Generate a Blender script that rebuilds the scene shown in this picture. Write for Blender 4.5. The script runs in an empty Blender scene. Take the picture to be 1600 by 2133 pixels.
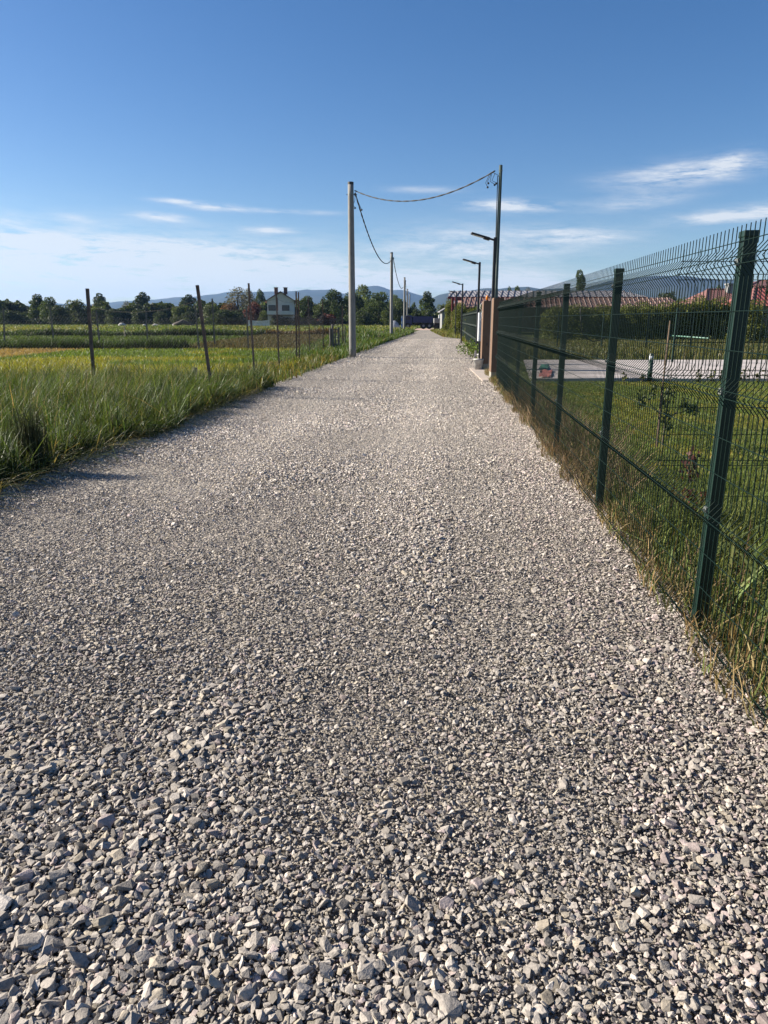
import bpy, bmesh, math, random
import numpy as np
from mathutils import Vector, Matrix
random.seed(7); rng = np.random.default_rng(11)
scene = bpy.context.scene
COL = scene.collection
R = math.radians
# ------------------------------------------------------------------ camera model (used to measure the place)
F = 1450.0; CX, CY = 800.0, 1066.5; HC = 1.6; PITCH = R(15.5)
cp, sp_ = math.cos(PITCH), math.sin(PITCH)
def ray(px, py):
    a = (px-CX)/F; b = (CY-py)/F
    return Vector((a, cp+b*sp_, -sp_+b*cp))
def G(px, py, z=0.0):
    d = ray(px, py); t = (z-HC)/d.z
    return Vector((d.x*t, d.y*t, z))
def AtY(px, py, Y):
    d = ray(px, py); t = Y/d.y
    return Vector((d.x*t, Y, HC+d.z*t))
def XatY(px, Y, z=0.0):
    return (px-CX)/F*(Y*cp-(z-HC)*sp_)
cam_d = bpy.data.cameras.new('camera'); cam = bpy.data.objects.new('camera', cam_d); COL.objects.link(cam)
cam.location = (0, 0, HC); cam.rotation_euler = (R(90)-PITCH, 0, 0)
cam_d.sensor_fit = 'VERTICAL'; cam_d.sensor_height = 36; cam_d.lens = 36*F/2133
cam_d.clip_start = 0.05; cam_d.clip_end = 20000
scene.camera = cam
# road edges
def xl(y): return np.where(y < 31, -4.25+.085*y, -1.615+.092*(y-31))
def xr(y): return np.where(y < 60, 1.37+.085*y, np.where(y < 66, 6.47-(y-60)*.16, 5.5+.03*(y-66)))
FX0, FS = 1.37, .085           # fence line x = FX0+FS*y
FA = math.atan(FS)
# ------------------------------------------------------------------ helpers
def tag(o, label=None, cat=None, group=None, kind=None):
    if label: o['label'] = label
    if cat: o['category'] = cat
    if group: o['group'] = group
    if kind: o['kind'] = kind
    return o
def empty(name, loc, rz=0, label=None, cat=None, group=None):
    o = bpy.data.objects.new(name, None); COL.objects.link(o)
    o.location = loc; o.rotation_euler = (0, 0, rz); o.empty_display_size = .2
    return tag(o, label, cat, group)
def link(name, me, mat=None, parent=None):
    o = bpy.data.objects.new(name, me); COL.objects.link(o)
    if mat is not None and not me.materials: me.materials.append(mat)
    if parent is not None: o.parent = parent
    return o
class MB:
    def __init__(s): s.v = []; s.f = []
    def box(s, c, d, rz=0, ry=0):
        n = len(s.v); m = Matrix.Rotation(rz, 3, 'Z') @ Matrix.Rotation(ry, 3, 'Y'); c = Vector(c)
        for x in (-.5, .5):
            for y in (-.5, .5):
                for z in (-.5, .5): s.v.append(c + m @ Vector((x*d[0], y*d[1], z*d[2])))
        for q in ((0,1,3,2),(4,6,7,5),(0,4,5,1),(2,3,7,6),(0,2,6,4),(1,5,7,3)): s.f.append([n+i for i in q])
        return s
    def tube(s, pts, r, k=8, caps=True):
        pts = [Vector(p) for p in pts]; n0 = len(s.v)
        if not hasattr(r, '__len__'): r = [r]*len(pts)
        pd = None
        for i, p in enumerate(pts):
            d = (pts[min(i+1, len(pts)-1)]-pts[max(i-1, 0)]).normalized()
            if pd is None:
                a = d.orthogonal().normalized()
            else:
                a = (a-d*a.dot(d)).normalized()
            pd = d; b = d.cross(a)
            for j in range(k):
                t = 2*math.pi*j/k
                s.v.append(p+(a*math.cos(t)+b*math.sin(t))*r[i])
        for i in range(len(pts)-1):
            for j in range(k):
                s.f.append([n0+i*k+j, n0+i*k+(j+1) % k, n0+(i+1)*k+(j+1) % k, n0+(i+1)*k+j])
        if caps:
            s.f.append([n0+j for j in range(k)][::-1]); s.f.append([n0+(len(pts)-1)*k+j for j in range(k)])
        return s
    def poly(s, pts):
        n = len(s.v); s.v += [Vector(p) for p in pts]; s.f.append(list(range(n, n+len(pts)))); return s
    def prism(s, pts, off):
        n = len(s.v); off = Vector(off); k = len(pts); s.v += [Vector(p) for p in pts]+[Vector(p)+off for p in pts]
        s.f.append(list(range(n, n+k))); s.f.append([n+k+i for i in range(k)][::-1])
        for i in range(k): s.f.append([n+i, n+(i+1) % k, n+k+(i+1) % k, n+k+i])
        return s
    def mesh(s, name, smooth=False, bevel=0):
        me = bpy.data.meshes.new(name); me.from_pydata([tuple(v) for v in s.v], [], s.f)
        bm = bmesh.new(); bm.from_mesh(me)
        bmesh.ops.recalc_face_normals(bm, faces=bm.faces)
        if bevel: bmesh.ops.bevel(bm, geom=bm.edges[:], offset=bevel, segments=2, affect='EDGES', profile=.6)
        bm.to_mesh(me); bm.free()
        if smooth:
            for p in me.polygons: p.use_smooth = True
        return me
    def build(s, name, mat, parent=None, smooth=False, bevel=0):
        return link(name, s.mesh(name, smooth, bevel), mat, parent)
def npmesh(name, V, sizes, idx, mat=None, col=None, parent=None, smooth=False):
    """V (N,3); sizes: loop count per face; idx: flat vertex indices"""
    me = bpy.data.meshes.new(name)
    V = np.ascontiguousarray(V, dtype=np.float32); sizes = np.asarray(sizes, dtype=np.int32); idx = np.asarray(idx, dtype=np.int32)
    me.vertices.add(len(V)); me.vertices.foreach_set('co', V.ravel())
    me.loops.add(len(idx)); me.loops.foreach_set('vertex_index', idx)
    me.polygons.add(len(sizes)); st = np.zeros(len(sizes), np.int32); st[1:] = np.cumsum(sizes)[:-1]
    me.polygons.foreach_set('loop_start', st)
    me.polygons.foreach_set('use_smooth', np.full(len(sizes), smooth))
    me.update(calc_edges=True)
    if col is not None:
        a = me.color_attributes.new('Col', 'FLOAT_COLOR', 'POINT')
        c = np.ones((len(V), 4), np.float32); c[:, :3] = col; a.data.foreach_set('color', c.ravel())
    return link(name, me, mat, parent)
def hash2(ix, iy, seed=0):
    h = (ix.astype(np.int64)*374761393 + iy.astype(np.int64)*668265263 + seed*974711) & 0x7fffffff
    h = ((h ^ (h >> 13))*1274126177) & 0x7fffffff
    return ((h ^ (h >> 16)) & 0xffff)/65535.0
def vnoise(x, y, seed=0):
    x = np.asarray(x, float); y = np.asarray(y, float)
    ix = np.floor(x); iy = np.floor(y); fx = x-ix; fy = y-iy
    fx = fx*fx*(3-2*fx); fy = fy*fy*(3-2*fy); ix = ix.astype(int); iy = iy.astype(int)
    a = hash2(ix, iy, seed); b = hash2(ix+1, iy, seed); c = hash2(ix, iy+1, seed); d = hash2(ix+1, iy+1, seed)
    return (a*(1-fx)+b*fx)*(1-fy)+(c*(1-fx)+d*fx)*fy
def fbm(x, y, seed=0, o=3):
    s = 0; a = .5; t = 0
    for i in range(o): s = s+a*vnoise(x*2**i, y*2**i, seed+i); t += a; a *= .5
    return s/t
# ------------------------------------------------------------------ materials
def nmat(name):
    m = bpy.data.materials.new(name); m.use_nodes = True; nt = m.node_tree
    return m, nt, nt.nodes['Principled BSDF']
def mat(name, col, rough=.7, metal=0, nscale=0, namt=.25, bump=0, bscale=40, col2=None, dist=.01, stretch=None):
    m, nt, p = nmat(name); N = nt.nodes; L = nt.links
    p.inputs['Roughness'].default_value = rough; p.inputs['Metallic'].default_value = metal
    p.inputs['Base Color'].default_value = (*col, 1)
    co = N.new('ShaderNodeTexCoord')
    vec = co.outputs['Object']
    if stretch:
        mp = N.new('ShaderNodeMapping'); mp.inputs['Scale'].default_value = stretch; L.new(vec, mp.inputs['Vector']); vec = mp.outputs['Vector']
    if nscale:
        n = N.new('ShaderNodeTexNoise'); n.inputs['Scale'].default_value = nscale; n.inputs['Detail'].default_value = 6; n.inputs['Roughness'].default_value = .65
        L.new(vec, n.inputs['Vector'])
        r = N.new('ShaderNodeValToRGB'); c2 = col2 or tuple(min(1, c*(1+namt)) for c in col)
        r.color_ramp.elements[0].position = .33; r.color_ramp.elements[1].position = .68
        r.color_ramp.elements[0].color = (*(col if col2 else [c*(1-namt) for c in col]), 1); r.color_ramp.elements[1].color = (*c2, 1)
        L.new(n.outputs['Fac'], r.inputs['Fac']); L.new(r.outputs['Color'], p.inputs['Base Color'])
    if bump:
        b = N.new('ShaderNodeTexNoise'); b.inputs['Scale'].default_value = bscale; b.inputs['Detail'].default_value = 5; L.new(vec, b.inputs['Vector'])
        bb = N.new('ShaderNodeBump'); bb.inputs['Strength'].default_value = bump; bb.inputs['Distance'].default_value = dist
        L.new(b.outputs['Fac'], bb.inputs['Height']); L.new(bb.outputs['Normal'], p.inputs['Normal'])
    return m
def leafmat(name, rough=.55, trans=.35, gain=1.0, spec=.25, tint=(1.25, 1.15, .5)):
    m, nt, p = nmat(name); N = nt.nodes; L = nt.links
    a = N.new('ShaderNodeAttribute'); a.attribute_name = 'Col'
    p.inputs['Roughness'].default_value = rough; p.inputs['Specular IOR Level'].default_value = spec
    L.new(a.outputs['Color'], p.inputs['Base Color'])
    t = N.new('ShaderNodeBsdfTranslucent'); mx = N.new('ShaderNodeMixShader'); mx.inputs[0].default_value = trans
    g = N.new('ShaderNodeMix'); g.data_type = 'RGBA'; g.blend_type = 'MULTIPLY'; g.inputs['Factor'].default_value = 1
    L.new(a.outputs['Color'], g.inputs['A']); g.inputs['B'].default_value = (*tint, 1)
    L.new(g.outputs['Result'], t.inputs['Color'])
    L.new(p.outputs[0], mx.inputs[1]); L.new(t.outputs[0], mx.inputs[2]); L.new(mx.outputs[0], N['Material Output'].inputs['Surface'])
    return m
M = {}
M['leaf'] = leafmat('leaf'); M['blade'] = leafmat('grass_blade', .5, .4, spec=.3); M['dry'] = leafmat('dry_blade', .7, .3, spec=.2, tint=(1.1, 1.0, .7))
M['concrete'] = mat('pole_concrete', (.20, .195, .185), .85, nscale=5, namt=.22, bump=.25, bscale=60, stretch=(1, 1, .35))
M['darkcap'] = mat('dark_cap', (.03, .03, .03), .6)
M['steelgreen'] = mat('green_painted_steel', (.05, .07, .058), .45, nscale=6, namt=.25, bump=.05)
M['lamp'] = mat('lamp_black', (.018, .017, .02), .5, nscale=8, namt=.2)
M['lampglass'] = mat('lamp_lens', (.45, .45, .42), .3)
M['fencegreen'] = mat('fence_green', (.003, .019, .0135), .45, nscale=9, namt=.25, bump=.06, bscale=120)
M['wiregreen'] = mat('wire_green', (.002, .011, .0085), .6)
M['wiregreen'].node_tree.nodes['Principled BSDF'].inputs['Specular IOR Level'].default_value = .15
M['clip'] = mat('zinc_clip', (.20, .22, .21), .45, metal=.5)
M['rust'] = mat('rusty_steel', (.085, .052, .04), .8, nscale=7, col2=(.20, .13, .10), bump=.3, bscale=80)
M['greypost'] = mat('weathered_post', (.13, .115, .10), .85, nscale=6, namt=.4, bump=.3, bscale=60)
M['barb'] = mat('barbed_wire', (.02, .018, .017), .85)
M['link'] = mat('chain_wire', (.07, .068, .065), .7)
M['cable'] = mat('cable_black', (.006, .008, .009), .7)
M['cladding'] = mat('pillar_cladding', (.105, .058, .033), .75, nscale=9, col2=(.165, .10, .062), bump=.35, bscale=70, stretch=(4, 4, .6))
M['plinth'] = mat('pillar_plinth', (.24, .23, .19), .9, nscale=12, bump=.2)
M['orange'] = mat('orange_lens', (.85, .22, .01), .3)
M['white'] = mat('white_paint', (.7, .7, .68), .5, nscale=5, namt=.06)
M['cabinet'] = mat('cabinet_grey', (.46, .48, .50), .5, nscale=3, namt=.06)
M['bucket'] = mat('bucket_plastic', (.22, .21, .20), .55, nscale=7, col2=(.55, .54, .52), bump=.1)
M['cement'] = mat('wet_cement', (.14, .13, .125), .9, nscale=20, bump=.4)
M['slab'] = mat('step_concrete', (.30, .27, .235), .9, nscale=2.5, col2=(.38, .315, .27), bump=.3, bscale=50)
M['wood'] = mat('raw_stake', (.15, .105, .07), .85, nscale=10, namt=.35, bump=.2, stretch=(6, 6, 1))
M['bark'] = mat('bark', (.075, .06, .048), .9, nscale=3, namt=.35, bump=.5, bscale=12)
M['plaster'] = mat('house_plaster', (.50, .48, .46), .9, nscale=.7, namt=.12)
M['winglass'] = mat('window_glass', (.03, .035, .05), .12)
M['roofred'] = None
def roofmat(name, c1, c2, per=.25, axis=0):
    m, nt, p = nmat(name); N = nt.nodes; L = nt.links
    co = N.new('ShaderNodeTexCoord'); w = N.new('ShaderNodeTexWave'); w.wave_type = 'BANDS'; w.bands_direction = 'XYZ'[axis]
    w.inputs['Scale'].default_value = math.pi/10/per; w.inputs['Distortion'].default_value = .2
    L.new(co.outputs['Object'], w.inputs['Vector'])
    n = N.new('ShaderNodeTexNoise'); n.inputs['Scale'].default_value = 1.7; n.inputs['Detail'].default_value = 6; L.new(co.outputs['Object'], n.inputs['Vector'])
    mx = N.new('ShaderNodeMix'); mx.data_type = 'RGBA'; L.new(n.outputs['Fac'], mx.inputs['Factor']); mx.inputs['A'].default_value = (*c1, 1); mx.inputs['B'].default_value = (*c2, 1)
    L.new(mx.outputs['Result'], p.inputs['Base Color']); p.inputs['Roughness'].default_value = .6
    b = N.new('ShaderNodeBump'); b.inputs['Distance'].default_value = .06; b.inputs['Strength'].default_value = .8
    L.new(w.outputs['Fac'], b.inputs['Height']); L.new(b.outputs['Normal'], p.inputs['Normal'])
    return m
M['rooftile'] = roofmat('roof_tile', (.20, .085, .065), (.12, .06, .055), .3)
M['roofred'] = roofmat('roof_red_sheet', (.26, .07, .06), (.17, .055, .05), .35)
M['roofgrey'] = roofmat('roof_grey_sheet', (.24, .23, .24), (.17, .165, .17), .4)
M['ribdark'] = mat('roof_rib_dark', (.05, .045, .05), .6)
M['roofbrown'] = roofmat('roof_brown_tile', (.17, .085, .06), (.10, .06, .05), .3)
M['redsteel'] = mat('red_steel', (.16, .018, .022), .5)
M['brick'] = mat('chimney_brick', (.16, .09, .075), .9, nscale=4)
M['shedgrey'] = mat('shed_panel', (.20, .205, .205), .7, nscale=2, namt=.1)
M['truckblue'] = mat('truck_blue', (.008, .018, .08), .5, nscale=2, namt=.3)
M['truckdark'] = mat('truck_chassis', (.015, .015, .02), .7)
M['tyre'] = mat('tyre_rubber', (.015, .015, .015), .9)
M['signblue'] = mat('sign_blue', (.06, .2, .6), .5)
M['redcloth'] = mat('red_cloth', (.32, .10, .09), .9); M['greencloth'] = mat('green_cloth', (.04, .16, .12), .9)
M['net'] = mat('shade_net', (.006, .035, .028), .8, nscale=1.5, namt=.5)
M['stone'] = mat('field_stone', (.42, .40, .37), .9, nscale=2)
M['bluetarp'] = mat('grey_tarp', (.28, .30, .33), .6, nscale=2, namt=.4)
M['pipe'] = mat('pipe_green', (.10, .22, .17), .5)
# gravel stones
def gravelmat():
    m, nt, p = nmat('crushed_stone'); N = nt.nodes; L = nt.links
    a = N.new('ShaderNodeAttribute'); a.attribute_name = 'Col'; co = N.new('ShaderNodeTexCoord')
    n = N.new('ShaderNodeTexNoise'); n.inputs['Scale'].default_value = 90; n.inputs['Detail'].default_value = 6; n.inputs['Roughness'].default_value = .7
    L.new(co.outputs['Object'], n.inputs['Vector'])
    mr = N.new('ShaderNodeMapRange'); mr.inputs['To Min'].default_value = .68; mr.inputs['To Max'].default_value = 1.25
    mr.inputs['From Min'].default_value = .3; mr.inputs['From Max'].default_value = .7
    L.new(n.outputs['Fac'], mr.inputs['Value'])
    g = N.new('ShaderNodeVectorMath'); g.operation = 'SCALE'; L.new(a.outputs['Color'], g.inputs[0]); L.new(mr.outputs[0], g.inputs['Scale'])
    L.new(g.outputs[0], p.inputs['Base Color']); p.inputs['Roughness'].default_value = .85; p.inputs['Specular IOR Level'].default_value = .25
    n2 = N.new('ShaderNodeTexNoise'); n2.inputs['Scale'].default_value = 160; n2.inputs['Detail'].default_value = 4; L.new(co.outputs['Object'], n2.inputs['Vector'])
    b = N.new('ShaderNodeBump'); b.inputs['Distance'].default_value = .003; b.inputs['Strength'].default_value = .7
    L.new(n2.outputs['Fac'], b.inputs['Height']); L.new(b.outputs['Normal'], p.inputs['Normal'])
    return m
M['gravel'] = gravelmat()
def roadmat():
    m, nt, p = nmat('road_grit'); N = nt.nodes; L = nt.links
    co = N.new('ShaderNodeTexCoord')
    v = N.new('ShaderNodeTexVoronoi'); v.inputs['Scale'].default_value = 34; L.new(co.outputs['Object'], v.inputs['Vector'])
    v2 = N.new('ShaderNodeTexVoronoi'); v2.inputs['Scale'].default_value = 13; L.new(co.outputs['Object'], v2.inputs['Vector'])
    bw = N.new('ShaderNodeSeparateColor'); L.new(v.outputs['Color'], bw.inputs[0])
    r = N.new('ShaderNodeValToRGB'); e = r.color_ramp.elements
    e[0].color = (.13, .117, .10, 1); e[1].color = (.33, .295, .25, 1); e.new(.5).color = (.22, .197, .17, 1)
    L.new(bw.outputs[0], r.inputs['Fac'])
    # wide worn tracks along the road
    n = N.new('ShaderNodeTexNoise'); n.inputs['Scale'].default_value = .35; n.inputs['Detail'].default_value = 4
    mp = N.new('ShaderNodeMapping'); mp.inputs['Scale'].default_value = (1.6, .25, 1); L.new(co.outputs['Object'], mp.inputs['Vector']); L.new(mp.outputs[0], n.inputs['Vector'])
    mr = N.new('ShaderNodeMapRange'); mr.inputs['From Min'].default_value = .3; mr.inputs['From Max'].default_value = .7; mr.inputs['To Min'].default_value = .85; mr.inputs['To Max'].default_value = 1.15
    L.new(n.outputs['Fac'], mr.inputs['Value'])
    g = N.new('ShaderNodeVectorMath'); g.operation = 'SCALE'; L.new(r.outputs['Color'], g.inputs[0]); L.new(mr.outputs[0], g.inputs['Scale'])
    L.new(g.outputs[0], p.inputs['Base Color']); p.inputs['Roughness'].default_value = .9
    ad = N.new('ShaderNodeMath'); ad.operation = 'MULTIPLY_ADD'; L.new(v2.outputs['Distance'], ad.inputs[0]); ad.inputs[1].default_value = 1.6; L.new(v.outputs['Distance'], ad.inputs[2])
    b = N.new('ShaderNodeBump'); b.invert = True; b.inputs['Distance'].default_value = .02; b.inputs['Strength'].default_value = .9
    L.new(ad.outputs[0], b.inputs['Height']); L.new(b.outputs['Normal'], p.inputs['Normal'])
    return m
M['road'] = roadmat()
def fieldmat(name, c1, c2, scale=.6, stretch=(1, 1, 1), c3=None, bump=.6):
    m, nt, p = nmat(name); N = nt.nodes; L = nt.links
    co = N.new('ShaderNodeTexCoord'); mp = N.new('ShaderNodeMapping'); mp.inputs['Scale'].default_value = stretch; L.new(co.outputs['Object'], mp.inputs['Vector'])
    n = N.new('ShaderNodeTexNoise'); n.inputs['Scale'].default_value = scale; n.inputs['Detail'].default_value = 9; n.inputs['Roughness'].default_value = .7; L.new(mp.outputs[0], n.inputs['Vector'])
    r = N.new('ShaderNodeValToRGB'); r.color_ramp.elements[0].position = .36; r.color_ramp.elements[1].position = .64
    r.color_ramp.elements[0].color = (*c1, 1); r.color_ramp.elements[1].color = (*c2, 1)
    if c3: r.color_ramp.elements.new(.5).color = (*c3, 1)
    L.new(n.outputs['Fac'], r.inputs['Fac']); L.new(r.outputs['Color'], p.inputs['Base Color']); p.inputs['Roughness'].default_value = .95; p.inputs['Specular IOR Level'].default_value = .1
    n2 = N.new('ShaderNodeTexNoise'); n2.inputs['Scale'].default_value = 9; n2.inputs['Detail'].default_value = 6; L.new(mp.outputs[0], n2.inputs['Vector'])
    b = N.new('ShaderNodeBump'); b.inputs['Distance'].default_value = .15; b.inputs['Strength'].default_value = bump
    L.new(n2.outputs['Fac'], b.inputs['Height']); L.new(b.outputs['Normal'], p.inputs['Normal'])
    return m
M['ground'] = fieldmat('earth_and_grass', (.045, .062, .02), (.085, .10, .03), .25)
M['yellow'] = fieldmat('yellow_green_field', (.13, .135, .022), (.20, .19, .03), .5)
M['straw'] = fieldmat('straw_patch', (.21, .155, .065), (.27, .20, .085), .5)
M['brown'] = fieldmat('brown_stubble', (.085, .072, .03), (.14, .115, .045), .8, (.35, 1.6, 1))
M['crop'] = fieldmat('green_crop', (.045, .075, .018), (.085, .115, .028), .8, (.15, 1.6, 1))
M['meadow'] = fieldmat('far_meadow', (.075, .11, .022), (.13, .16, .035), .22, (.4, 1, 1))
M['lawn'] = fieldmat('lawn_soil', (.06, .08, .018), (.11, .125, .032), 1.2)
def pavemat():
    m, nt, p = nmat('pale_paving'); N = nt.nodes; L = nt.links; co = N.new('ShaderNodeTexCoord')
    b = N.new('ShaderNodeTexBrick'); b.inputs['Scale'].default_value = 1.0; b.inputs['Brick Width'].default_value = 1.2; b.inputs['Row Height'].default_value = .6; b.inputs['Mortar Size'].default_value = .012
    b.inputs['Color1'].default_value = (.47, .42, .40, 1); b.inputs['Color2'].default_value = (.40, .365, .345, 1); b.inputs['Mortar'].default_value = (.22, .20, .18, 1); L.new(co.outputs['Object'], b.inputs['Vector'])
    n = N.new('ShaderNodeTexNoise'); n.inputs['Scale'].default_value = .9; n.inputs['Detail'].default_value = 7; L.new(co.outputs['Object'], n.inputs['Vector'])
    r = N.new('ShaderNodeMapRange'); r.inputs['From Min'].default_value = .3; r.inputs['From Max'].default_value = .7; r.inputs['To Min'].default_value = .72; r.inputs['To Max'].default_value = 1.12; L.new(n.outputs['Fac'], r.inputs['Value'])
    g = N.new('ShaderNodeVectorMath'); g.operation = 'SCALE'; L.new(b.outputs['Color'], g.inputs[0]); L.new(r.outputs[0], g.inputs['Scale']); L.new(g.outputs[0], p.inputs['Base Color']); p.inputs['Roughness'].default_value = .85
    return m
M['paving'] = pavemat()
M['dirt'] = mat('pinkish_dirt', (.42, .30, .24), .95, nscale=.6, namt=.15, bump=.5, bscale=6, dist=.05)
M['hill'] = fieldmat('wooded_hill', (.016, .026, .017), (.042, .046, .03), .0035, (1, 1, 1), bump=0)
# ------------------------------------------------------------------ light
EL, AZ = 28.0, 12.0
S = Vector((-math.cos(R(AZ))*math.cos(R(EL)), math.sin(R(AZ))*math.cos(R(EL)), math.sin(R(EL))))
sd = bpy.data.lights.new('sun', 'SUN'); so = bpy.data.objects.new('sun', sd); COL.objects.link(so)
so.rotation_euler = S.to_track_quat('Z', 'Y').to_euler(); so.location = (-20, 5, 20)
sd.energy = 5.0; sd.angle = R(.5); sd.color = (1, .91, .78)
w = bpy.data.worlds.new('World'); scene.world = w; w.use_nodes = True
nt = w.node_tree; N = nt.nodes; L = nt.links; bg = N['Background']
sky = N.new('ShaderNodeTexSky'); sky.sky_type = 'NISHITA'; sky.sun_disc = False
sky.sun_elevation = R(EL); sky.sun_rotation = math.atan2(S.x, S.y); sky.air_density = .9; sky.dust_density = .6; sky.ozone_density = 2.0; sky.altitude = 300
SKY_STRENGTH = .05
bg.inputs['Strength'].default_value = SKY_STRENGTH
def math_(op, a, b=None, c=None, clamp=False):
    n = N.new('ShaderNodeMath'); n.operation = op; n.use_clamp = clamp
    for i, q in enumerate((a, b, c)):
        if q is None: continue
        if isinstance(q, (int, float)): n.inputs[i].default_value = q
        else: L.new(q, n.inputs[i])
    return n.outputs[0]
tc = N.new('ShaderNodeTexCoord'); sx = N.new('ShaderNodeSeparateXYZ'); L.new(tc.outputs['Generated'], sx.inputs[0])
az = math_('ARCTAN2', sx.outputs[0], sx.outputs[1]); el = math_('ARCSINE', sx.outputs[2])
cmb = N.new('ShaderNodeCombineXYZ'); L.new(math_('MULTIPLY', az, 5.0), cmb.inputs[0]); L.new(math_('MULTIPLY', el, 34.0), cmb.inputs[1])
nz = N.new('ShaderNodeTexNoise'); nz.inputs['Scale'].default_value = 1.5; nz.inputs['Detail'].default_value = 9; nz.inputs['Roughness'].default_value = .70; nz.inputs['Distortion'].default_value = .5
L.new(cmb.outputs[0], nz.inputs['Vector'])
cmb2 = N.new('ShaderNodeCombineXYZ'); L.new(math_('ADD', math_('MULTIPLY', az, 16.0), math_('MULTIPLY', el, 25.0)), cmb2.inputs[0]); L.new(math_('MULTIPLY', el, 95.0), cmb2.inputs[1])
nf = N.new('ShaderNodeTexNoise'); nf.inputs['Scale'].default_value = 1.2; nf.inputs['Detail'].default_value = 8; nf.inputs['Roughness'].default_value = .7
L.new(cmb2.outputs[0], nf.inputs['Vector'])
def azel(px, py):
    d = ray(px, py).normalized(); return math.atan2(d.x, d.y), math.asin(d.z)
mask = None
WISPS = [  # px, py, half width, half height, amount
 (60, 550, 380, 62, .95), (340, 590, 400, 36, .85), (120, 505, 300, 12, .8), (420, 545, 200, 9, .6), (-20, 520, 140, 8, .6), (640, 575, 150, 20, .6), (-60, 480, 120, 26, .5), (900, 590, 330, 22, .75), (460, 530, 180, 28, .45),
 (1070, 428, 75, 10, 1.0), (990, 515, 190, 34, .62), (1430, 360, 130, 20, .75), (1525, 342, 26, 18, .6), (1215, 491, 85, 12, .6), (1550, 446, 120, 13, .9), (1090, 590, 90, 18, .5),
 (365, 419, 42, 4, .75), (450, 432, 55, 6, .8), (330, 452, 48, 7, .75), (565, 480, 42, 5, .7), (590, 441, 90, 4, .4), (150, 455, 30, 8, .3), (1330, 420, 90, 14, .35), (880, 395, 70, 6, .25)]
for (px, py, hw, hh, am) in [(q[0], q[1], q[2]*1.1, q[3]*1.15, q[4]*1.1) for q in WISPS]:
    a0, e0 = azel(px, py); a1, _ = azel(px+hw, py); _, e1 = azel(px, py-hh)
    da = math_('DIVIDE', math_('SUBTRACT', az, a0), abs(a1-a0)); de = math_('DIVIDE', math_('SUBTRACT', el, e0), abs(e1-e0))
    if hh < 30: de = math_('ADD', de, math_('MULTIPLY', da, -.35 if px > 1300 else .25))
    r2 = math_('ADD', math_('MULTIPLY', da, da), math_('MULTIPLY', de, de))
    g = math_('MULTIPLY', math_('EXPONENT', math_('MULTIPLY', r2, -1.0)), am)
    mask = g if mask is None else math_('ADD', mask, g)
tex = math_('ADD', math_('MULTIPLY', nz.outputs['Fac'], 1.3), math_('MULTIPLY', nf.outputs['Fac'], 1.1))   # mean ~1.2
cl = math_('MULTIPLY', mask, math_('MULTIPLY', math_('SUBTRACT', tex, .95), 3.9), clamp=True)
cl = math_('MULTIPLY', cl, math_('GREATER_THAN', el, 0.0))
cl = math_('MULTIPLY', cl, .85)
mixc = N.new('ShaderNodeMix'); mixc.data_type = 'RGBA'; L.new(cl, mixc.inputs['Factor'])
hs = N.new('ShaderNodeHueSaturation'); hs.inputs['Saturation'].default_value = 1.31; hs.inputs['Value'].default_value = 1.0; hs.inputs['Hue'].default_value = .507
L.new(sky.outputs[0], hs.inputs['Color'])
L.new(hs.outputs[0], mixc.inputs['A']); mixc.inputs['B'].default_value = (6.8, 7.05, 7.35, 1)
L.new(mixc.outputs['Result'], bg.inputs['Color'])
scene.view_settings.view_transform = 'Standard'; scene.view_settings.look = 'None'
scene.view_settings.exposure = 1.35; scene.view_settings.gamma = 1.0
# ------------------------------------------------------------------ ground sheets
def sheet(name, pts, m, z=0.0, kind='structure', label=None):
    me = bpy.data.meshes.new(name); me.from_pydata([(p[0], p[1], z) for p in pts], [], [list(range(len(pts)))])
    o = link(name, me, m); o['kind'] = kind
    return o
sheet('ground', [(-6200, -200), (6200, -200), (6200, 6200), (-6200, 6200)], M['ground'], -.03)
ys = np.concatenate([np.arange(-6, 60, 1.0), np.arange(60, 116, 2.0)])
el_ = [(float(xl(y))-.12+.25*float(fbm(y*.7, 3.1, 5))-.1, y) for y in ys]; er_ = [(float(xr(y))+.15*float(fbm(y*.8, 7.7, 9)), y) for y in ys]
nrd = len(ys)
V = np.array([(p[0], p[1], -.013) for p in el_]+[(p[0], p[1], -.013) for p in er_]); idx = []
for i in range(nrd-1): idx += [i, nrd+i, nrd+i+1, i+1]
o = npmesh('road', V, [4]*(nrd-1), idx, M['road']); o['kind'] = 'structure'
sheet('dirt_yard', [(1.5, 108), (9.5, 108), (16, 128), (-2, 128)], M['dirt'], -.002)
sheet('yellow_field', [(-90, 17.0), (-5.2, 15.5), (-2.6, 30), (-2.2, 37), (-90, 37)], M['yellow'], -.022)
sheet('straw_field', [(-40, 29.0), (-16, 29.5), (-15.2, 34), (-40, 36)], M['straw'], -.016)
sheet('green_field', [(-160, 37.2), (-10.5, 37.2), (-13, 68), (-160, 68)], M['crop'], -.022)
sheet('brown_field', [(-10.5, 37.2), (-2.2, 37.2), (-1.5, 68), (-13, 68)], M['brown'], -.022)
sheet('meadow_field', [(-420, 68.2), (-1, 68.2), (1, 100), (-2, 160), (-60, 330), (-420, 330)], M['meadow'], -.022)
sheet('lawn', [(FX0+FS*1+.35, 1), (60, 1), (60, 60), (FX0+FS*60+.4, 60)], M['lawn'], -.02)
sheet('garden_path', [(3.9, 18.9), (45, 18.9), (45, 28.6), (5.6, 28.6)], M['paving'], .02)
kb = MB(); kb.box((24.4, 18.82, .02), (41, .14, .12)); o = kb.build('path_kerb', M['paving']); o['kind'] = 'structure'
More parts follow.
